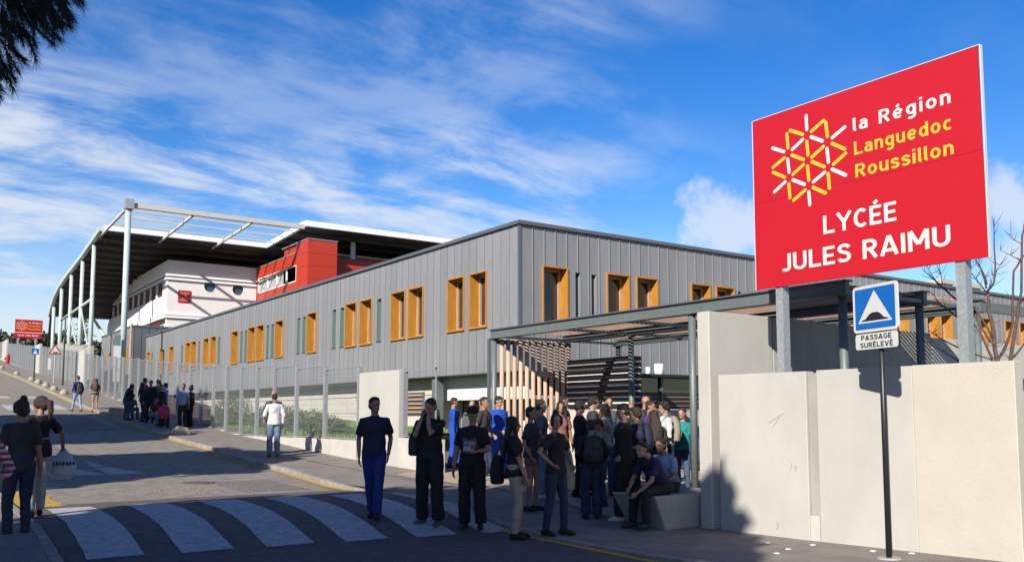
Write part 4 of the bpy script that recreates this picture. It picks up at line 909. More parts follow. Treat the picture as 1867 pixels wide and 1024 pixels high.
for i in range(70):
    z = 7.5+6.6*random.random(); l = (14.6-z)*.33*random.uniform(.6, 1.1); a = random.random()*6.28
    p = Vector((17.5, 112, z)); d = Vector((cos(a), sin(a), random.uniform(-.1, .25)))
    for k in range(12):
        q = p+d*l*(k+1)/12; e = Vector((random.gauss(0,1), random.gauss(0,1), random.gauss(0,.5)))*.22
        mb.add([q, q+e, q+e*.6+Vector((0, 0, .14))], [(0, 1, 2)])
    mb.tube([p, p+d*l], [.04, .01], 4)
part('crown', mb, 'leaf', cn)
# ------------------------------------------------------------------ shade trees left of the road and behind the camera
def shade_tree(loc, crowns, n, lb, s=.24, m='needle', limbs=6):
    t = thing('pine_tree', loc, lb, 'tree'); x, y, z = loc
    cz = min(c[2] for c in crowns)
    top = Vector((crowns[0][0], crowns[0][1], crowns[0][2]))
    a = Vector((x, y, z-.3)); mid = a.lerp(top, .55)+Vector((.3, -.2, 0))
    part('trunk', MB().tube([a, a.lerp(mid, .5), mid, top], [.32, .26, .2, .10], 10), 'bark_pine', t, smooth=True)
    mb = MB()
    for c in crowns:
        for k in range(limbs):
            e = Vector((c[0]+random.uniform(-.7, .7)*c[3], c[1]+random.uniform(-.7, .7)*c[4], c[2]+random.uniform(-.4, .4)*c[5]))
            s0 = mid.lerp(top, random.random()*.8); mb.tube([s0, s0.lerp(e, .5)+Vector((0, 0, .3)), e], [.09, .06, .02], 6)
    part('limbs', mb, 'bark_pine', t)['kind'] = 'stuff'
    leafcloud('crown', crowns, n, s, m, t)
    return t
pt = shade_tree((-6.3, 3.2, -.03), [(-6.9, 2.6, 8.6, 4.4, 3.6, 1.8), (-4.0, 4.7, 7.6, 2.6, 2.0, 1.3), (-4.2, 2.0, 7.6, 2.2, 2.2, 1.2), (-1.9, 4.9, 8.3, 1.7, 1.0, .7), (-8, 4.7, 8.3, 3.6, 2.6, 1.6)], 17500, 'big dark pine whose needle branch hangs into the top left corner of the view')
shade_tree((-8.2, 16, .05), [(-7.4, 16.7, 8.2, 4.2, 3.0, 1.6), (-10.3, 14.5, 8.2, 2.8, 2.4, 1.5)], 15000, 'nearer pine on the left side of the street, out of view')
shade_tree((-8.3, 29.5, .6), [(-9.4, 25.9, 9.3, 4.6, 3.0, 1.6), (-7.0, 30.2, 9.6, 5.2, 3.4, 1.6), (-7.0, 34.0, 10, 5.2, 3.1, 1.6)], 27000, 'farther pines on the left side of the street, out of view')
hg = thing('sky_blocker_hedge', (-13, 15, 0), 'tall dark evergreen row left of the street, out of view, added to block sky light', 'sky_blocker_hedge')  # added out of view to cut the sky light reaching the street
leafcloud('foliage', [(-13, y, 2.2+zr(y), 1.3, 4.5, 2.6) for y in range(-14, 50, 7)], 16000, .30, 'needle', hg)
part('blocker_core', MB().box(-13.2, -12.8, -16, 52, -.5, 3.6), 'bark', hg)
# the needle branch that hangs into view: many tufts of long needles on drooping shoots
hb = MB(); wd = MB()
wd.tube([(-3.2, 4.6, 6.9), (-1.4, 6.2, 6.3), (.0, 7.4, 5.75), (.75, 7.9, 5.45)], [.07, .05, .03, .012], 6)
EDGE = [(.55, 4.08), (.68, 4.13), (.72, 4.33), (.85, 4.37), (.92, 4.5), (1.02, 4.58), (1.07, 4.77), (1.12, 4.9), (1.16, 5.1), (1.18, 5.6)]
def edge_z(x): return interp(EDGE, x)
for i in range(620):
    x = random.uniform(-.3, 1.17); y = 7.9+random.uniform(-.55, .55)
    z = edge_z(x)+.05+random.random()**1.2*1.7; p = Vector((x, y, z))
    d = Vector((.30+random.uniform(-.25, .35), random.uniform(-.4, .4), -.75+random.uniform(-.25, .35))).normalized()
    if i % 4 == 0: wd.tube([p-d*.3, p+d*.05], [.008, .004], 4)
    for k in range(110):
        st = p-d*random.random()*.22; e = (d+Vector((random.gauss(0, .42), random.gauss(0, .42), random.gauss(0, .42)))).normalized()
        l = random.uniform(.07, .15); q = e.orthogonal().normalized()*.0035
        hb.add([st-q, st+q, st+e*l], [(0, 1, 2)])
part('hanging_needles', hb, 'needle', pt)['kind'] = 'stuff'
part('shoots', wd, 'bark_pine', pt)['kind'] = 'stuff'

# ------------------------------------------------------------------ people
def cloth(name, col, **k):
    if name not in M: mat(name, col, k.get('rough', .85), var=.18, scale=6, bump=.25, bscale=25)
    return name
def skinm(name, col):
    if name not in M:
        m = mat(name, col, .55, var=.06, scale=9)
        m.node_tree.nodes['Principled BSDF'].inputs['Subsurface Weight'].default_value = .08
        m.node_tree.nodes['Principled BSDF'].inputs['Subsurface Radius'].default_value = (.012, .004, .002)
    return name
skinm('skin_fair', (.52, .30, .21)); skinm('skin_tan', (.42, .22, .14)); skinm('skin_dark', (.20, .10, .06)); skinm('skin_red', (.55, .26, .18))
mat('hair_black', (.012, .010, .010), .5, var=.3, scale=30, bump=.6, bscale=120, stretch=(3, 3, .5)); mat('hair_brown', (.055, .028, .015), .5, var=.3, scale=30, bump=.6, bscale=120, stretch=(3, 3, .5))
mat('hair_auburn', (.13, .035, .012), .5, var=.3, scale=30, bump=.6, bscale=120, stretch=(3, 3, .5)); mat('hair_blond', (.36, .19, .06), .5, var=.3, scale=30, bump=.6, bscale=120, stretch=(3, 3, .5))
mat('hair_grey', (.22, .19, .17), .6)
mat('lips', (.30, .09, .07), .5); mat('eye', (.03, .02, .02), .2)
for n_, c_ in dict(navy=(.016,.022,.065), black=(.012,.012,.014), royal=(.008,.035,.24), worker_blue=(.008,.085,.55), jeans=(.07,.12,.24), jeans_light=(.18,.28,.42), jeans_dark=(.025,.04,.09), beige=(.50,.42,.32), offwhite=(.62,.60,.58), white=(.78,.78,.80), grey=(.12,.13,.15), dark_grey=(.04,.04,.045), pink=(.70,.03,.16), rose=(.35,.14,.12), red=(.50,.02,.03), purple=(.14,.03,.32), teal=(.01,.30,.30), lightblue=(.30,.42,.66), green_pale=(.35,.45,.30), tan_bag=(.40,.36,.27), olive=(.06,.065,.03), hood_blue=(.02,.04,.22), lime=(.45,.52,.03), stripe_red=(.55,.02,.03), shoe_white=(.7,.7,.72), shoe_red=(.5,.01,.01), leather=(.02,.02,.02), plastic_white=(.75,.75,.78), sky_shoe=(.15,.45,.7)).items():
    cloth(n_, c_)
PENDING = []
ctex = bpy.data.textures.new('cloth_folds', 'CLOUDS'); ctex.noise_scale = .16; ctex.noise_depth = 2
def blob(name, mb, m, parent, vox, smooth=4, folds=0):
    me = mb.mesh(name); fixn_closed(me); me.materials.append(M[m])
    o = bpy.data.objects.new(name, me); link(o, parent)
    r = o.modifiers.new('r', 'REMESH'); r.mode = 'VOXEL'; r.voxel_size = vox; r.use_smooth_shade = True
    s_ = o.modifiers.new('s', 'SMOOTH'); s_.factor = .5; s_.iterations = smooth
    if folds:
        d = o.modifiers.new('d', 'DISPLACE'); d.texture = ctex; d.texture_coords = 'LOCAL'; d.strength = folds; d.mid_level = .5
    PENDING.append(o); return o
def fixn_closed(me):
    import bmesh
    b = bmesh.new(); b.from_mesh(me); bmesh.ops.recalc_face_normals(b, faces=b.faces); b.to_mesh(me); b.free()
def ik(a, b, l1, l2, pole):
    """joint between a and b for two bones, bent towards pole"""
    a, b, pole = Vector(a), Vector(b), Vector(pole); d = b-a; D = min(d.length, (l1+l2)*.999); d.normalize(); b = a+d*D
    x = (l1*l1-l2*l2+D*D)/(2*D); h = sqrt(max(0, l1*l1-x*x)); p = pole-d*pole.dot(d)
    if p.length < 1e-5: p = d.orthogonal()
    p.normalize(); return a+d*x+p*h, b
def person(x, y, z, H, face, label, skin='skin_fair', hair=('short', 'hair_black'), top=('black', 'short'), bottom=('jeans', 'long'), shoes='leather',
           hands=((-.25, .03, .84), (.25, .03, .84)), feet=((-.10, .0), (.10, .0)), lean=0, head=(0, 0), sex='m', build=1.0, sit=None, fine=True, group=None, toes=(8, -8), elbow=None, extra=None, shift=0):
    """face: compass heading in degrees the person looks towards (0 = +Y, 90 = +X); local frame: +y ahead, +x to the right"""
    k = H/1.75
    t = thing('person', (x, y, z), label, 'person', group, rz=R(-face)); t.scale = (k, k, k)
    vox = .0105 if fine else .016
    fem = sex == 'f'; sw = .172 if fem else .19; wv = (.125 if fem else .15)*build; hv = (.165 if fem else .16)*build; cv = (.142 if fem else .160)*build
    hipz = .952 if sit is None else sit+.10
    L0 = Matrix.Rotation(R(-lean), 3, 'X')
    P = Vector((shift, 0, hipz+.03))
    up = lambda v: P+L0@Vector(v)               # upper body frame
    neck = up((0, -.01, .49)); hc = neck+L0@Vector((0, .025, .155))
    hy_, hp_ = head; HR = Matrix.Rotation(R(-hy_), 3, 'Z')@Matrix.Rotation(R(-hp_), 3, 'X')
    hd = lambda v: hc+HR@Vector(v)
    body, shirt, pants = MB(), MB(), MB()
    tors = [((0,0,-.10),hv*.82,.105), ((0,0,-.02),hv,.118*build), ((0,.005,.09),(hv+wv)/2,.108*build), ((0,.01,.18),wv,.10*build), ((0,.01,.30),cv,.112*build), ((0,0,.40),cv+.012,.105*build), ((0,-.01,.455),cv*.72,.078), ((0,-.012,.49),.066,.062)]
    def torso(mb, infl, lo=0, hi=8, zlo=None):
        seg = tors[lo:hi]; mb.tube([up(p) for p, a, b in seg], [(a+infl, b+infl) for p, a, b in seg], 14, ref=(1, 0, 0))
    torso(body, -.006)
    body.tube([up((0,-.015,.46)), neck+Vector((0,0,.03)), hd((0,-.02,-.05))], [.058 if not fem else .05, .054 if not fem else .046, .052 if not fem else .045], 10)
    # head with jaw, nose, ears, brow, chin
    body.ell(hd((0, -.008, .03)), (.074, .093, .090), HR); body.ell(hd((0, .018, -.035)), (.058, .066, .075), HR); body.ell(hd((0, .062, -.088)), (.026, .022, .020), HR)
    body.tube([hd((0, .084, .012)), hd((0, .104, -.018)), hd((0, .090, -.030))], [.010, .015, .010], 6)
    for s in (-1, 1):
        body.ell(hd((s*.076, -.012, -.005)), (.010, .018, .030), HR, 8, 6); body.ell(hd((s*.028, .078, .026)), (.024, .010, .008), HR, 8, 6)
    body.ell(hd((0, .080, -.058)), (.022, .012, .010), HR, 8, 6)
    # shoulders and arms
    sl = .56 if top[1] == 'short' else (.0 if top[1] == 'none' else 1.0)
    for i, s in enumerate((-1, 1)):
        sh_ = up((s*(sw-.015), 0, .415)); hd_ = Vector(hands[i]) ; hd_ = Vector((hd_.x+shift, hd_.y, hd_.z)) if True else hd_
        pole = Vector(elbow[i]) if elbow else Vector((s*.5, -1, -.2))
        el, wr_ = ik(sh_, hd_, .285, .255, pole)
        body.tube([up((s*.10, 0, .43)), sh_, sh_.lerp(el, .5), el, el.lerp(wr_, .35), wr_], [.05, .050*build, .042*build, .035, .036, .024], 10)
        # hand: palm, four fingers, thumb
        d = (wr_-el).normalized(); pr_ = Vector((-s*1.0, .25, 0)); pr_ = (pr_-d*pr_.dot(d)).normalized(); sd = d.cross(pr_).normalized()
        pl = wr_+d*.045; body.tube([wr_, pl, wr_+d*.088], [(.021, .015), (.038, .015), (.040, .013)], 8, ref=sd)
        for f, (o_, l_) in enumerate(((-.030, .062), (-.010, .074), (.010, .070), (.029, .054))):
            b0 = wr_+d*.082+sd*o_; b1 = b0+d*l_*.5+pr_*l_*.12; b2 = b1+d*l_*.42+pr_*l_*.42; body.tube([b0, b1, b2], [.0095, .0088, .0072], 6)
        ft = d.dot(Vector((0, 0, 1))); th = -1 if sd.y*1 < 0 else 1
        b0 = wr_+d*.03+sd*.028*th; body.tube([b0, b0+d*.03+sd*.020*th+pr_*.01, b0+d*.062+sd*.018*th+pr_*.02], [.012, .0105, .0085], 6)
        if sl > 0:
            if sl == 1: shirt.tube([up((s*.09, 0, .43)), sh_, sh_.lerp(el, .5), el, el.lerp(wr_, .5), el.lerp(wr_, .93)], [.062, .066*build, .058*build, .050, .048, .040], 10)
            else: shirt.tube([up((s*.09, 0, .43)), sh_, sh_.lerp(el, sl*.6), sh_.lerp(el, sl*1.3)], [.060, .066*build, .063*build, .066], 10)
    torso(shirt, .016 if not fem else .010, 1, 8)
    shirt.tube([up((0, 0, -.09)), up((0, 0, -.0))], [(hv+.020, .135*build), (hv+.02, .135*build)], 14, ref=(1, 0, 0))
    if fem:
        for s in (-1, 1): shirt.ell(up((s*.065, .085, .29)), (.062, .055, .06), L0); body.ell(up((s*.065, .078, .29)), (.055, .05, .055), L0)
    # legs
    bl = bottom[1]
    for i, s in enumerate((-1, 1)):
        hp0 = Vector((shift+s*.088, 0, hipz-.02)); fx, fy = feet[i][:2]; fz = feet[i][2] if len(feet[i]) > 2 else 0
        ank = Vector((fx+shift, fy, .085+fz)); kn, ank = ik(hp0, ank, .432, .422, (s*.10, 1, .1 if sit is None else .8))
        q = build
        body.tube([hp0+Vector((0, 0, .04)), hp0.lerp(kn, .3), hp0.lerp(kn, .8), kn, kn.lerp(ank, .3), kn.lerp(ank, .75), ank, ank-Vector((0, 0, .03))], [.078*q, .078*q, .056*q, .050, .050, .036, .033, .033], 12)
        a_ = R(toes[i]); td = Vector((-sin(a_), cos(a_), 0))
        body.tube([ank-td*.03-Vector((0,0,.04)), ank+td*.06-Vector((0,0,.045)), ank+td*.13-Vector((0,0,.058))], [.030, .032, .018], 8)
        if bl in ('long', 'slim', 'baggy'):
            e_ = {'long': .018, 'slim': .009, 'baggy': .032}[bl]
            pants.tube([hp0+Vector((0, 0, .05)), hp0.lerp(kn, .3), hp0.lerp(kn, .8), kn, kn.lerp(ank, .3), kn.lerp(ank, .75), ank-(ank-kn).normalized()*.0], [.088*q+e_*.5, .085*q+e_*.6, .062*q+e_, .056+e_, .054+e_*1.1, .044+e_*1.4, .044+e_*1.3], 12)
        elif bl == 'shorts':
            pants.tube([hp0+Vector((0, 0, .05)), hp0.lerp(kn, .3), hp0.lerp(kn, .85 if not fem else .42)], [.092*q, .092*q, .085*q if fem else .08], 12)
        # shoe
        so_ = MB(); g = Vector((ank.x, ank.y, fz)); th_ = .055
        gz = lambda v: Vector((v.x, v.y, v.z))
        so_.tube([g-td*.075+Vector((0,0,.035)), g-td*.05+Vector((0,0,.045)), g+Vector((0,0,.052)), g+td*.08+Vector((0,0,.040)), g+td*.145+Vector((0,0,.030)), g+td*.185+Vector((0,0,.024))], [(.022,.026), (.037,.044), (.041,.052), (.046,.040), (.044,.030), (.020,.016)], 12, ref=td.cross(Vector((0,0,1))))
        if sit is not None and fz > .01: pass
        obj('shoe', so_, shoes, t, smooth=True)
    pants.tube([Vector((shift, 0, hipz-.10)), P-Vector((0,0,.05)), P+Vector((0,0,.09))], [(.13*build, .10), (hv+.012, .124*build), (hv-.002, .118*build)], 14, ref=(1, 0, 0))
    fo = .038
    blob('body', body, skin, t, vox, 2)
    blob('trousers' if bl != 'shorts' else 'shorts', pants, bottom[0], t, vox*1.25, 3, .030)
    if top[1] != 'none': blob('shirt' if len(top) < 3 else top[2], shirt, top[0], t, vox*1.25, 3, fo)
    # hair
    hk, hm = hair; hb_ = MB(); 
    if hk != 'bald':
        hb_.ell(hd((0, -.022, .054)), (.084, .096, .080), HR); 
        if hk == 'short': hb_.ell(hd((0, -.050, .0)), (.074, .062, .075), HR); hb_.ell(hd((0, .022, .100)), (.056, .048, .024), HR)
        if hk == 'crop': hb_ = MB(); hb_.ell(hd((0, -.020, .040)), (.080, .090, .082), HR); hb_.ell(hd((0, -.045, .0)), (.070, .056, .065), HR)
        if hk == 'tuft': hb_.ell(hd((0, .02, .10)), (.070, .075, .035), HR); hb_.ell(hd((0, -.05, .0)), (.080, .066, .085), HR); [hb_.ell(hd((s*.070, .01, .03)), (.020, .05, .06), HR) for s in (-1, 1)]
        if hk in ('long', 'pony', 'bun'):
            hb_.ell(hd((0, -.052, -.01)), (.082, .064, .09), HR); [hb_.ell(hd((s*.068, .015, .02)), (.024, .055, .075), HR) for s in (-1, 1)]
        if hk == 'long':
            b0 = hd((0, -.06, -.03)); b1 = up((0, -.115, .40)); b2 = up((0, -.145, .20))
            hb_.tube([hd((0, -.05, .04)), b0, b1, b2, up((0, -.145, .10))], [(.075, .05), (.088, .055), (.12, .045), (.10, .035), (.04, .02)], 12, ref=(1, 0, 0))
            for s in (-1, 1): hb_.tube([hd((s*.060, .030, .075)), hd((s*.080, .022, -.03)), up((s*.105, .055, .40)), up((s*.10, .10, .26))], [.030, .034, .036, .014], 8)
        if hk == 'pony': hb_.tube([hd((0, -.08, .06)), hd((0, -.15, .03)), hd((0, -.15, -.12)), hd((.01, -.12, -.25))], [.034, .042, .036, .010], 8)
        if hk == 'bun': hb_.ell(hd((0, -.07, .13)), (.045, .045, .045), HR)
        hs_ = blob('hair', hb_, hm, t, vox, 1, .020)
    if hk == 'cap' or (extra and 'cap' in extra):
        cp = MB(); cp.ell(hd((0, -.018, .062)), (.090, .102, .074), HR, 16, 8)
        c_ = obj('cap', cp, 'black', t, smooth=True)
        vz = [hd((sin(a)*.085, .065+cos(a)*.115, .055-.012*abs(sin(a)))) for a in [R(-80+16*j) for j in range(11)]]
        obj('visor', MB().add(vz+[v+Vector((0,0,.006)) for v in vz], [tuple(range(11)), tuple(range(21, 10, -1))]+[(j, (j+1) % 11, (j+1) % 11+11, j+11) for j in range(11)]), 'lime', t)
    if fine:
        e_ = MB()
        for s in (-1, 1): e_.ell(hd((s*.030, .0795, .010)), (.011, .006, .0055), HR, 8, 5)
        obj('eyes', e_, 'eye', t, smooth=True); obj('mouth', MB().ell(hd((0, .086, -.052)), (.022, .006, .007), HR, 8, 5), 'lips', t, smooth=True)
    t['k'] = k
    return t, up, hd, k
def world(t, v):
    a = t.rotation_euler.z; k = t.scale.x; v = Vector(v)*k
    return Vector((v.x*cos(a)-v.y*sin(a), v.x*sin(a)+v.y*cos(a), v.z))+t.location
def bag(kind, pt_, m, label, at=(0, -.17, 1.25), size=(.15, .09, .22), name=None, straps=True):
    t = pt_[0]; k = pt_[3]
    b = thing(name or kind, tuple(t.location), label, 'bag', rz=t.rotation_euler.z); b.scale = t.scale
    c = Vector(at); w_, d_, h_ = size
    bo_ = MB().tube([c+Vector((0,0,-h_)), c+Vector((0,0,-h_*.92)), c+Vector((0,-.01,-h_*.3)), c+Vector((0,-.005,h_*.4)), c+Vector((0,.01,h_*.85)), c+Vector((0,.02,h_))], [(w_*.75,d_*.8), (w_,d_), (w_*1.03,d_*1.12), (w_*.98,d_), (w_*.8,d_*.75), (w_*.3,d_*.3)], 16, ref=(1, 0, 0))
    blob('bag_body', bo_, m, b, .014, 3, .02)
    if kind == 'backpack':
        for s in (-1, 1):
            obj('strap', MB().tube([c+Vector((s*.075,.08,h_*.75)), Vector((s*.095,.02,1.475)), Vector((s*.105,.125,1.36)), Vector((s*.125,.115,1.15)), c+Vector((s*.13,.06,-h_*.6))], [(.022,.007)]*5, 8, ref=(1, 0, 0)), m, b, smooth=True)
        obj('pocket', MB().ell(c+Vector((0,-d_*.95,-h_*.42)), (w_*.72, .035, h_*.36)), m, b, smooth=True)
    else:
        s = 1 if c.x > 0 else -1
        sh_ = Vector((s*.15, 0, 1.44)) if kind == 'shoulder_bag' else Vector((-s*.13, 0, 1.46))
        obj('strap', MB().tube([c+Vector((0,.10,h_*.8)), c.lerp(sh_, .5)+Vector((0,.135,.0)), sh_+Vector((0,.05,.01)), sh_+Vector((0,-.07,-.01)), c.lerp(sh_, .5)+Vector((0,-.15,0)), c+Vector((0,-.10,h_*.8))], [(.014,.005)]*6, 6), m, b, smooth=True)
    return b
def gp(x, y):
    if x > xr(y)+.02: return zp(y)+(.03 if 9.6 < y < 27 and x > 9.4 else .005)
    if x > XL: return zr(y)+.012
    return zp(y) if y > 13 else -.03
def P_(x, y, H, face, label, **k): return person(x, y, gp(x, y), H, face, label, **k)
BACKP = ((-.24, .05, .86), (.24, .05, .86))
# --- three young men on the crossing
m1 = P_(5.82, 11.9, 1.77, 208, 'young man in navy polo and blue work trousers walking over the crossing', skin='skin_tan', hair=('short', 'hair_black'), top=('navy', 'short'), bottom=('royal', 'long'), shoes='leather', hands=((-.20, -.06, .90), (.22, -.04, .88)), feet=((-.05, .16), (.03, -.16)), head=(-34, 0), elbow=((-.5, -1, 0), (.5, -1, 0)))
obj('collar', MB().tube([m1[1]((0, 0, .465)), m1[1]((0, .01, .50))], [(.075, .068), (.062, .060)], 12, ref=(1, 0, 0), cap=False), 'navy', m1[0], smooth=True)
m2 = P_(6.45, 11.35, 1.83, 236, 'tall young man in black with both hands raised to his mouth, lighting a cigarette', skin='skin_fair', hair=('short', 'hair_black'), top=('black', 'short'), bottom=('black', 'baggy'), shoes='grey', hands=((-.045, .17, 1.50), (.045, .19, 1.48)), feet=((-.16, .06), (.15, -.06)), head=(6, 14), elbow=((-.35, .1, -1), (.35, .1, -1)), build=1.08)
bag('shoulder_bag', m2, 'dark_grey', 'dark grey bag hanging at the hip of the man lighting a cigarette', at=(.26, -.06, 1.12), size=(.10, .13, .17))
m3 = P_(6.97, 11.02, 1.76, 224, 'young man in black print t-shirt and green-brimmed cap looking down at his hand', skin='skin_fair', hair=('cap', 'hair_black'), top=('black', 'short'), bottom=('black', 'baggy'), shoes='dark_grey', hands=((-.13, .27, 1.12), (.27, .02, .86)), feet=((-.13, .05), (.12, -.02)), head=(12, 20), build=1.06)
obj('print', MB().add([m3[1](v) for v in ((-.10,.150,.10),(.11,.150,.10),(.12,.145,.32),(-.09,.145,.32))], [(0,1,2,3)]), 'grey', m3[0]); 
for i, (u, v, s_, c_) in enumerate(((-.05,.14,.05,'olive'),(.05,.17,.06,'offwhite'),(-.02,.24,.05,'beige'),(.06,.25,.035,'lightblue'))): obj('print', MB().add([m3[1](q) for q in ((u-s_,.155,v-s_*.6),(u+s_,.155,v-s_*.6),(u+s_*.7,.152,v+s_*.6),(u-s_,.152,v+s_*.5))], [(0,1,2,3)]), c_, m3[0])
o = obj('phone', MB().box(-.035, .035, -.005, .005, -.06, .06), 'red', bevel=.004); o.location = world(m3[0], (-.11, .33, 1.14)); o.rotation_euler = (R(40), 0, R(20)); tag(o, 'red phone in the hand of the young man with the cap', 'phone')
# --- forecourt figures in the sun
P_(11.46, 19.0, 1.74, 118, 'worker in bright blue overalls half hidden between the cigarette man and the cap man', skin='skin_fair', hair=('short', 'hair_brown'), top=('worker_blue', 'long'), bottom=('worker_blue', 'long'), shoes='dark_grey', hands=BACKP, feet=((-.08, .12), (.09, -.1)), head=(-10, 8), build=1.08)
P_(10.85, 16.1, 1.77, 186, 'young worker in open bright blue overalls standing by the pergola post', skin='skin_fair', hair=('short', 'hair_black'), top=('worker_blue', 'long'), bottom=('worker_blue', 'long'), shoes='leather', hands=((-.07, .21, 1.02), (.07, .22, 1.00)), feet=((-.12, .02), (.12, 0)), head=(-32, 16), build=1.1)
p_ = P_(10.15, 15.6, 1.74, 150, 'student in black with sky blue trainers partly behind the cap man', skin='skin_tan', hair=('short', 'hair_brown'), top=('dark_grey', 'short'), bottom=('jeans_dark', 'slim'), shoes='sky_shoe', hands=((-.2, .12, .95), (.2, .15, 1.0)), feet=((-.1, .15), (.1, -.12)), head=(10, 5), fine=False)
bag('backpack', p_, 'dark_grey', 'dark rucksack on the student with sky blue trainers')
P_(11.75, 18.6, 1.68, 215, 'grey haired man standing far back behind the cap man', skin='skin_fair', hair=('crop', 'hair_grey'), top=('grey', 'long'), bottom=('jeans', 'long'), fine=False)
P_(11.0, 17.0, 1.74, 222, 'brown haired student right behind the cap man, beside a grey haired man', skin='skin_fair', hair=('tuft', 'hair_brown'), top=('dark_grey', 'long'), bottom=('jeans_dark', 'long'), fine=False)
P_(12.3, 21.6, 1.70, 200, 'distant person with short brown hair beside the column, right of the cigarette man', skin='skin_fair', hair=('short', 'hair_brown'), top=('dark_grey', 'long'), bottom=('dark_grey', 'long'), fine=False)
# --- group in front of the entrance
g = P_(7.07, 10.1, 1.67, 124, 'girl with very long dark hair, black top and beige trousers at the kerb', skin='skin_fair', hair=('long', 'hair_black'), top=('black', 'short'), bottom=('beige', 'slim'), shoes='leather', sex='f', hands=((-.19, .12, .86), (.17, .18, .82)), feet=((-.09, .05), (.08, .0)), head=(4, 4), lean=-2)
bag('shoulder_bag', g, 'black', 'black shoulder bag with white rabbit shaped blot carried by the long haired girl', at=(-.16, -.24, .98), size=(.19, .10, .21))
P_(8.45, 11.6, 1.66, 146, 'woman in patterned dark top and rose shorts behind the long haired girl', skin='skin_tan', hair=('short', 'hair_black'), top=('dark_grey', 'short'), bottom=('rose', 'shorts'), shoes='leather', sex='f', hands=((-.2, .12, .92), (.2, .08, .9)), feet=((-.09, .04), (.1, -.05)), fine=True)
g = P_(7.6, 9.85, 1.68, 160, 'dark haired girl in black t-shirt, hand on hip, turned towards the camera', skin='skin_fair', hair=('bun', 'hair_black'), top=('black', 'short'), bottom=('jeans_dark', 'slim'), shoes='leather', sex='f', hands=((-.20, .16, 1.0), (.19, .05, 1.03)), feet=((-.10, .07), (.12, -.1)), head=(46, 0), elbow=((-1, -.3, -.3), (1.2, -.6, 0)), build=1.05)
bag('tote', g, 'tan_bag', 'beige canvas tote bag hanging from the girl with her hand on her hip', at=(-.25, -.02, .86), size=(.13, .17, .24))
P_(9.2, 12.35, 1.70, 118, 'boy in grey t-shirt in profile between the two dark haired girls', skin='skin_fair', hair=('short', 'hair_brown'), top=('grey', 'short'), bottom=('jeans_light', 'long'), shoes='shoe_white', hands=((-.2, .1, .95), (.2, .15, 1.0)), head=(0, 5))
P_(11.4, 14.5, 1.77, 122, 'dark haired man in front of the timber screen poles, looking right', skin='skin_tan', hair=('short', 'hair_black'), top=('black', 'long'), bottom=('jeans_dark', 'long'), fine=False, head=(0, 5))
P_(10.3, 13.2, 1.62, 200, 'shorter dark haired girl behind the tote bag girl', skin='skin_tan', hair=('long', 'hair_black'), top=('rose', 'short'), bottom=('jeans_light', 'slim'), sex='f', fine=False)
p_ = P_(9.95, 12.2, 1.68, 128, 'boy in black jacket with bright pink collar holding something to his chin', skin='skin_tan', hair=('tuft', 'hair_black'), top=('black', 'long'), bottom=('black', 'long'), shoes='leather', hands=((-.05, .24, 1.24), (.08, .22, 1.32)), feet=((-.12, .08), (.12, -.08)), head=(0, 10))
obj('collar', MB().tube([p_[1]((0, .01, .40)), p_[1]((0, -.005, .46)), p_[1]((0, 0, .515))], [(.115, .105), (.088, .082), (.068, .068)], 14, ref=(1, 0, 0), cap=False), 'pink', p_[0], smooth=True)
P_(10.72, 12.75, 1.74, 126, 'tall boy with black hair in right profile, next right of the pink collar boy', skin='skin_fair', hair=('tuft', 'hair_black'), top=('dark_grey', 'short'), bottom=('jeans_dark', 'long'), head=(5, 8), hands=((-.1, .25, 1.2), (.15, .2, 1.1)))
P_(12.56, 14.4, 1.75, 208, 'black haired person at the back, before the dark slatted screen', skin='skin_fair', hair=('short', 'hair_black'), top=('grey', 'long'), bottom=('jeans_dark', 'long'), fine=False)
P_(13.15, 13.9, 1.76, 150, 'ruddy bald man at the very back, before the dark slatted screen', skin='skin_red', hair=('bald', 'hair_grey'), top=('dark_grey', 'long'), bottom=('jeans_dark', 'long'), fine=False)
g = P_(10.5, 12.15, 1.64, 214, 'blonde girl with pale scarf bending her head over her hands', skin='skin_fair', hair=('long', 'hair_blond'), top=('offwhite', 'long'), bottom=('jeans', 'slim'), sex='f', hands=((-.05, .20, 1.30), (.06, .20, 1.28)), head=(8, 22))
obj('scarf', MB().tube([g[1]((0, .02, .42)), g[1]((0, 0, .47)), g[1]((0, .01, .51))], [(.12, .11), (.11, .10), (.08, .08)], 14, ref=(1, 0, 0)), 'white', g[0], smooth=True)
p_ = P_(9.0, 10.75, 1.54, 28, 'small boy in black seen from behind in the middle of the group', skin='skin_tan', hair=('short', 'hair_black'), top=('black', 'long'), bottom=('jeans_dark', 'baggy'), shoes='dark_grey', head=(0, 12), hands=((-.2, .12, 1.0), (.2, .12, 1.0)))
bag('backpack', p_, 'dark_grey', 'black rucksack with faint green print on the small boy seen from behind', size=(.17, .10, .23))
obj('print', MB().ell((.03, -.285, 1.33), (.07, .012, .07)), 'olive', bpy.data.objects['backpack.001'] if 'backpack.001' in bpy.data.objects else p_[0], smooth=True)
p_ = P_(9.85, 11.45, 1.45, 306, 'young boy in pale green and white shirt, head bowed to the left', skin='skin_tan', hair=('short', 'hair_brown'), top=('green_pale', 'short'), bottom=('jeans', 'long'), shoes='grey', head=(0, 26), lean=6, hands=((-.16, .22, 1.05), (.16, .22, 1.05)))
P_(9.37, 10.4, 1.81, 318, 'burly man all in black with white trainers and folded arms', skin='skin_tan', hair=('short', 'hair_black'), top=('black', 'short'), bottom=('black', 'baggy'), shoes='shoe_white', hands=((.06, .20, 1.10), (-.22, .06, .90)), feet=((-.15, .05), (.14, -.03)), head=(-8, 10), build=1.15)
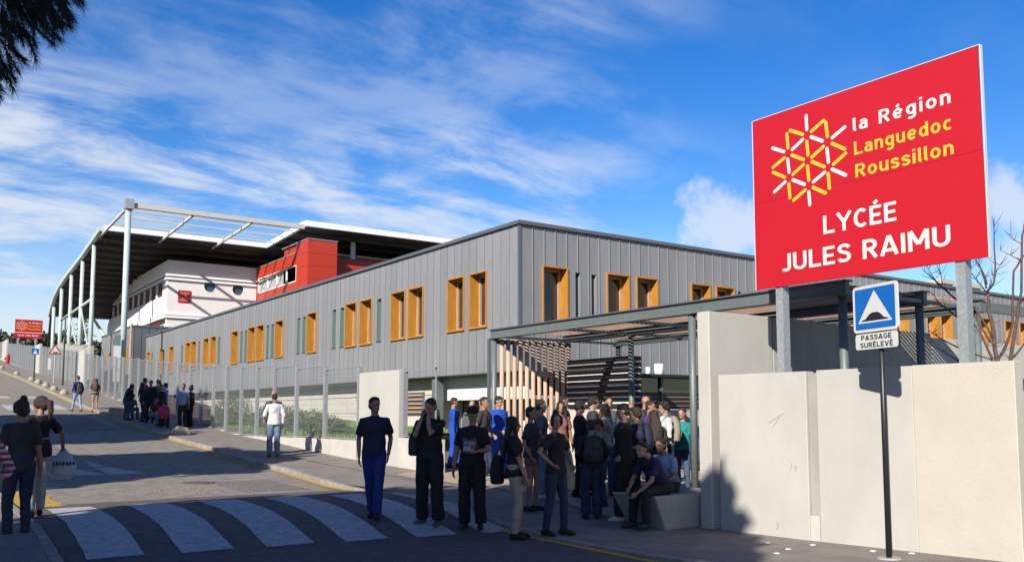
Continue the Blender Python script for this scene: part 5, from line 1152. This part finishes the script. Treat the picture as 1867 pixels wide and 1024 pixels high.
P_(11.0, 12.0, 1.66, 232, 'boy with tanned frowning face looking past the burly man', skin='skin_red', hair=('crop', 'hair_brown'), top=('dark_grey', 'short'), bottom=('jeans_dark', 'long'), head=(0, 5))
p_ = P_(9.95, 10.75, 1.72, 296, 'boy with thick brown fringe in left profile right of the burly man', skin='skin_fair', hair=('tuft', 'hair_brown'), top=('navy', 'short'), bottom=('black', 'long'), shoes='leather', hands=((-.15, .2, 1.05), (.22, .1, .95)), feet=((-.12, .08), (.1, -.06)), head=(0, 4), build=1.05)
bag('backpack', p_, 'navy', 'dark blue rucksack on the boy with the brown fringe', size=(.16, .10, .24))
P_(10.75, 11.15, 1.64, 22, 'girl with long wavy brown hair seen from behind near the pergola post', skin='skin_fair', hair=('long', 'hair_brown'), top=('dark_grey', 'short'), bottom=('black', 'slim'), sex='f')
g = P_(11.75, 12.3, 1.68, 152, 'fair haired girl in purple open top over teal in the sun by the post', skin='skin_fair', hair=('short', 'hair_brown'), top=('purple', 'long'), bottom=('jeans', 'slim'), sex='f', hands=((-.06, .20, 1.22), (.05, .20, 1.20)), head=(-5, 10))
P_(12.15, 11.85, 1.60, 250, 'person in teal t-shirt between the purple top and the white shirt', skin='skin_fair', hair=('short', 'hair_brown'), top=('teal', 'short'), bottom=('jeans', 'slim'), fine=False)
p_ = P_(11.40, 11.55, 1.76, 292, 'dark haired boy in white shirt in left profile beside the pergola post', skin='skin_fair', hair=('tuft', 'hair_black'), top=('white', 'long'), bottom=('jeans_dark', 'slim'), shoes='shoe_white', hands=((-.12, .24, 1.15), (.12, .24, 1.12)), head=(0, 12))
bag('backpack', p_, 'tan_bag', 'brown and black rucksack on the boy in the white shirt', size=(.15, .10, .23))
SZ = .36
def seated(x, y, H, face, label, seat_z, **k):
    g0 = gp(x, y); return person(x, y, g0, H, face, label, sit=(seat_z-g0)/(H/1.75), **k)
seated(9.42, 9.62, 1.76, 276, 'young man in navy t-shirt sitting hunched on the concrete bench', SZ, skin='skin_fair', hair=('short', 'hair_black'), top=('navy', 'short'), bottom=('black', 'long'), shoes='dark_grey', hands=((-.10, .52, .52), (.14, .50, .56)), feet=((-.13, .40), (.12, .46)), lean=34, head=(-8, 4), elbow=((-1, -.3, -.6), (1, -.3, -.6)))
p_ = seated(9.84, 9.86, 1.70, 262, 'person in light blue and white t-shirt sitting behind the navy t-shirt man', SZ, skin='skin_tan', hair=('short', 'hair_black'), top=('lightblue', 'short'), bottom=('dark_grey', 'long'), hands=((-.10, .40, .6), (.14, .40, .6)), feet=((-.13, .42), (.12, .42)), lean=22)
# --- girls passing close by on the left
g = P_(1.67, 13.9, 1.66, 342, 'girl with ponytail, black t-shirt and pale grey trousers walking away on the left', skin='skin_tan', hair=('pony', 'hair_brown'), top=('black', 'short'), bottom=('offwhite', 'long'), shoes='leather', sex='f', hands=((-.24, .02, .92), (.40, .10, .95)), feet=((-.09, -.02), (.10, .12)), head=(-40, 4), elbow=((-1, -.5, -.2), (.6, -.3, -.2)))
b_ = bag('shoulder_bag', g, 'leather', 'shiny black satchel with white piping on the back of the ponytail girl', at=(-.10, -.19, 1.0), size=(.20, .07, .13))
obj('piping', MB().tube([(-.355, -.24, .90), (-.36, -.24, 1.10), (.02, -.245, 1.14)], .007, 6), 'white', b_, smooth=True)
pbx = world(g[0], (.42, .12, .66)); gb = thing('plastic_bag', tuple(pbx), 'bulging black and white plastic carrier bag in the hand of the ponytail girl', 'bag')
blob('bag_body', MB().tube([(0, 0, .30), (0, 0, .22), (.01, 0, .08), (0, 0, -.06), (0, 0, -.14)], [(.02, .02), (.09, .05), (.17, .10), (.19, .12), (.10, .06)], 14, ref=(1, 0, 0)), 'plastic_white', gb, .014, 2, .05)
for i in range(7): obj('print', MB().box(-.15+.043*i, -.125+.043*i, -.135, -.125, .06, .11), 'sign_black', gb)
def strip_shirt():
    m = mat('stripes', (.5, .02, .03), .85); t_ = m.node_tree; b = t_.nodes['Principled BSDF']
    tc_ = t_.nodes.new('ShaderNodeTexCoord'); s_ = t_.nodes.new('ShaderNodeSeparateXYZ'); t_.links.new(tc_.outputs['Object'], s_.inputs[0])
    a = t_.nodes.new('ShaderNodeMath'); a.operation = 'MULTIPLY'; a.inputs[1].default_value = 17; t_.links.new(s_.outputs[2], a.inputs[0])
    f = t_.nodes.new('ShaderNodeMath'); f.operation = 'FRACT'; t_.links.new(a.outputs[0], f.inputs[0])
    c = t_.nodes.new('ShaderNodeMath'); c.operation = 'GREATER_THAN'; c.inputs[1].default_value = .5; t_.links.new(f.outputs[0], c.inputs[0])
    x = t_.nodes.new('ShaderNodeMix'); x.data_type = 'RGBA'; x.inputs[6].default_value = (.24, .008, .02, 1); x.inputs[7].default_value = (.33, .31, .34, 1)
    t_.links.new(c.outputs[0], x.inputs[0]); t_.links.new(x.outputs[2], b.inputs['Base Color'])
strip_shirt()
g = P_(.66, 9.5, 1.62, 160, 'girl in red and white striped top with long dark hair at the left edge', skin='skin_fair', hair=('long', 'hair_black'), top=('stripes', 'long'), bottom=('jeans_dark', 'slim'), shoes='shoe_red', sex='f', hands=((-.12, .22, 1.08), (.06, .22, 1.12)), feet=((-.09, .08), (.10, -.08)), head=(-6, 2), elbow=((-1, -.3, -.8), (1, -.3, -.8)))
bag('shoulder_bag', g, 'leather', 'black handbag hanging at the side of the striped top girl', at=(.24, .02, .95), size=(.11, .12, .19))
P_(1.30, 12.5, 1.76, 350, 'dark haired girl with hair bun walking behind the striped top girl', skin='skin_tan', hair=('bun', 'hair_black'), top=('dark_grey', 'short'), bottom=('jeans_dark', 'slim'), sex='f')
# --- far up the street
FG = 'students gathered in the shade by the fence'
p_ = P_(7.25, 47.3, 1.72, 338, 'boy in bright blue hooded jacket and pale jeans crossing the road far off', skin='skin_tan', hair=('short', 'hair_black'), top=('hood_blue', 'long'), bottom=('lightblue', 'slim'), shoes='leather', fine=False, feet=((-.08, .28), (.08, -.24)), hands=((-.26, .05, .95), (.26, .05, .9)), head=(-15, 5))
bag('backpack', p_, 'dark_grey', 'dark rucksack on the boy in the bright blue jacket', at=(0, -.19, 1.12), size=(.16, .11, .22))
P_(7.95, 46.8, 1.64, 12, 'girl with long auburn hair, dark top and brown shorts walking uphill', skin='skin_fair', hair=('long', 'hair_auburn'), top=('dark_grey', 'short'), bottom=('tan_bag', 'shorts'), sex='f', fine=False, feet=((-.08, -.05), (.09, .05)))
for a in [(8.15, 40.6, 1.60, 60, 'stooping girl in black with long dark hair, leftmost of the shaded group', dict(hair=('long', 'hair_black'), top=('black', 'long'), bottom=('jeans', 'slim'), sex='f', lean=24)),
          (8.55, 39.6, 1.66, 100, 'girl with long black hair in black, second from left in the shaded group', dict(hair=('long', 'hair_black'), top=('black', 'long'), bottom=('jeans_dark', 'slim'), sex='f')),
          (9.0, 41.2, 1.80, 80, 'person in red top at the back left of the shaded group', dict(hair=('short', 'hair_black'), top=('red', 'long'), bottom=('jeans_dark', 'long'))),
          (8.75, 39.0, 1.78, 200, 'tall boy all in black before the person in red', dict(hair=('short', 'hair_black'), top=('black', 'long'), bottom=('black', 'long'))),
          (9.35, 40.4, 1.78, 205, 'man with sunlit face at the back of the shaded group', dict(hair=('crop', 'hair_black'), top=('grey', 'long'), bottom=('jeans_dark', 'long'), hands=((-.05, .2, 1.5), (.2, .1, .95)))),
          (9.05, 38.2, 1.72, 70, 'person in blue grey jacket with dark hair, middle of the shaded group', dict(hair=('short', 'hair_black'), top=('lightblue', 'long'), bottom=('jeans_dark', 'long'), lean=12)),
          (9.35, 36.2, 1.74, 215, 'boy in light patterned shirt at the right end of the shaded group', dict(hair=('short', 'hair_black'), top=('lightblue', 'short'), bottom=('black', 'long'))),
          (9.75, 36.6, 1.66, 250, 'dark clad person beside the fence, rightmost of the shaded group', dict(hair=('bun', 'hair_black'), top=('dark_grey', 'long'), bottom=('black', 'long'), sex='f')),
          (8.85, 37.6, 1.64, 150, 'dark clad person standing behind the sitting pink top girl', dict(hair=('short', 'hair_brown'), top=('black', 'long'), bottom=('black', 'long')))]:
    P_(*a[:5], skin='skin_tan', fine=False, group=FG, **a[5])
for a in [(8.55, 36.0, 1.62, 25, 'girl in bright pink top sitting low with her back to the road', 'pink', 'black'), (8.45, 37.3, 1.66, 150, 'person with pale jeans crouching on the kerb in the shaded group', 'dark_grey', 'jeans_light'), (8.35, 40.9, 1.6, 160, 'person in faded jeans sitting low before the stooping girl', 'grey', 'jeans')]:
    seated(a[0], a[1], a[2], a[3], a[4], gp(a[0], a[1])+.32, skin='skin_tan', hair=('short', 'hair_black'), top=(a[5], 'short'), bottom=(a[6], 'long'), fine=False, hands=((-.12, .42, .55), (.12, .42, .55)), feet=((-.13, .42), (.12, .42)), lean=20, group=FG)
P_(8.67, 24.0, 1.76, 12, 'man in white long sleeved shirt and faded jeans seen from behind by the fence', skin='skin_tan', hair=('crop', 'hair_black'), top=('white', 'long'), bottom=('jeans_light', 'long'), shoes='grey', hands=((-.22, .14, 1.02), (.24, .02, .9)), feet=((-.10, .02), (.10, -.02)), head=(20, 5), build=1.1)
P_(8.97, 24.9, 1.82, 200, 'bald man hidden behind the man in the white shirt', skin='skin_red', hair=('bald', 'hair_grey'), top=('dark_grey', 'short'), bottom=('jeans_dark', 'long'), fine=False)
# bake all voxel-fused bodies, clothes and hair in one go
dg = bpy.context.evaluated_depsgraph_get()
baked = [(o, bpy.data.meshes.new_from_object(o.evaluated_get(dg), depsgraph=dg)) for o in PENDING]
for o, me in baked:
    nm = o.data.name; o.modifiers.clear(); o.data = me; me.name = nm
    me.polygons.foreach_set('use_smooth', [True]*len(me.polygons))
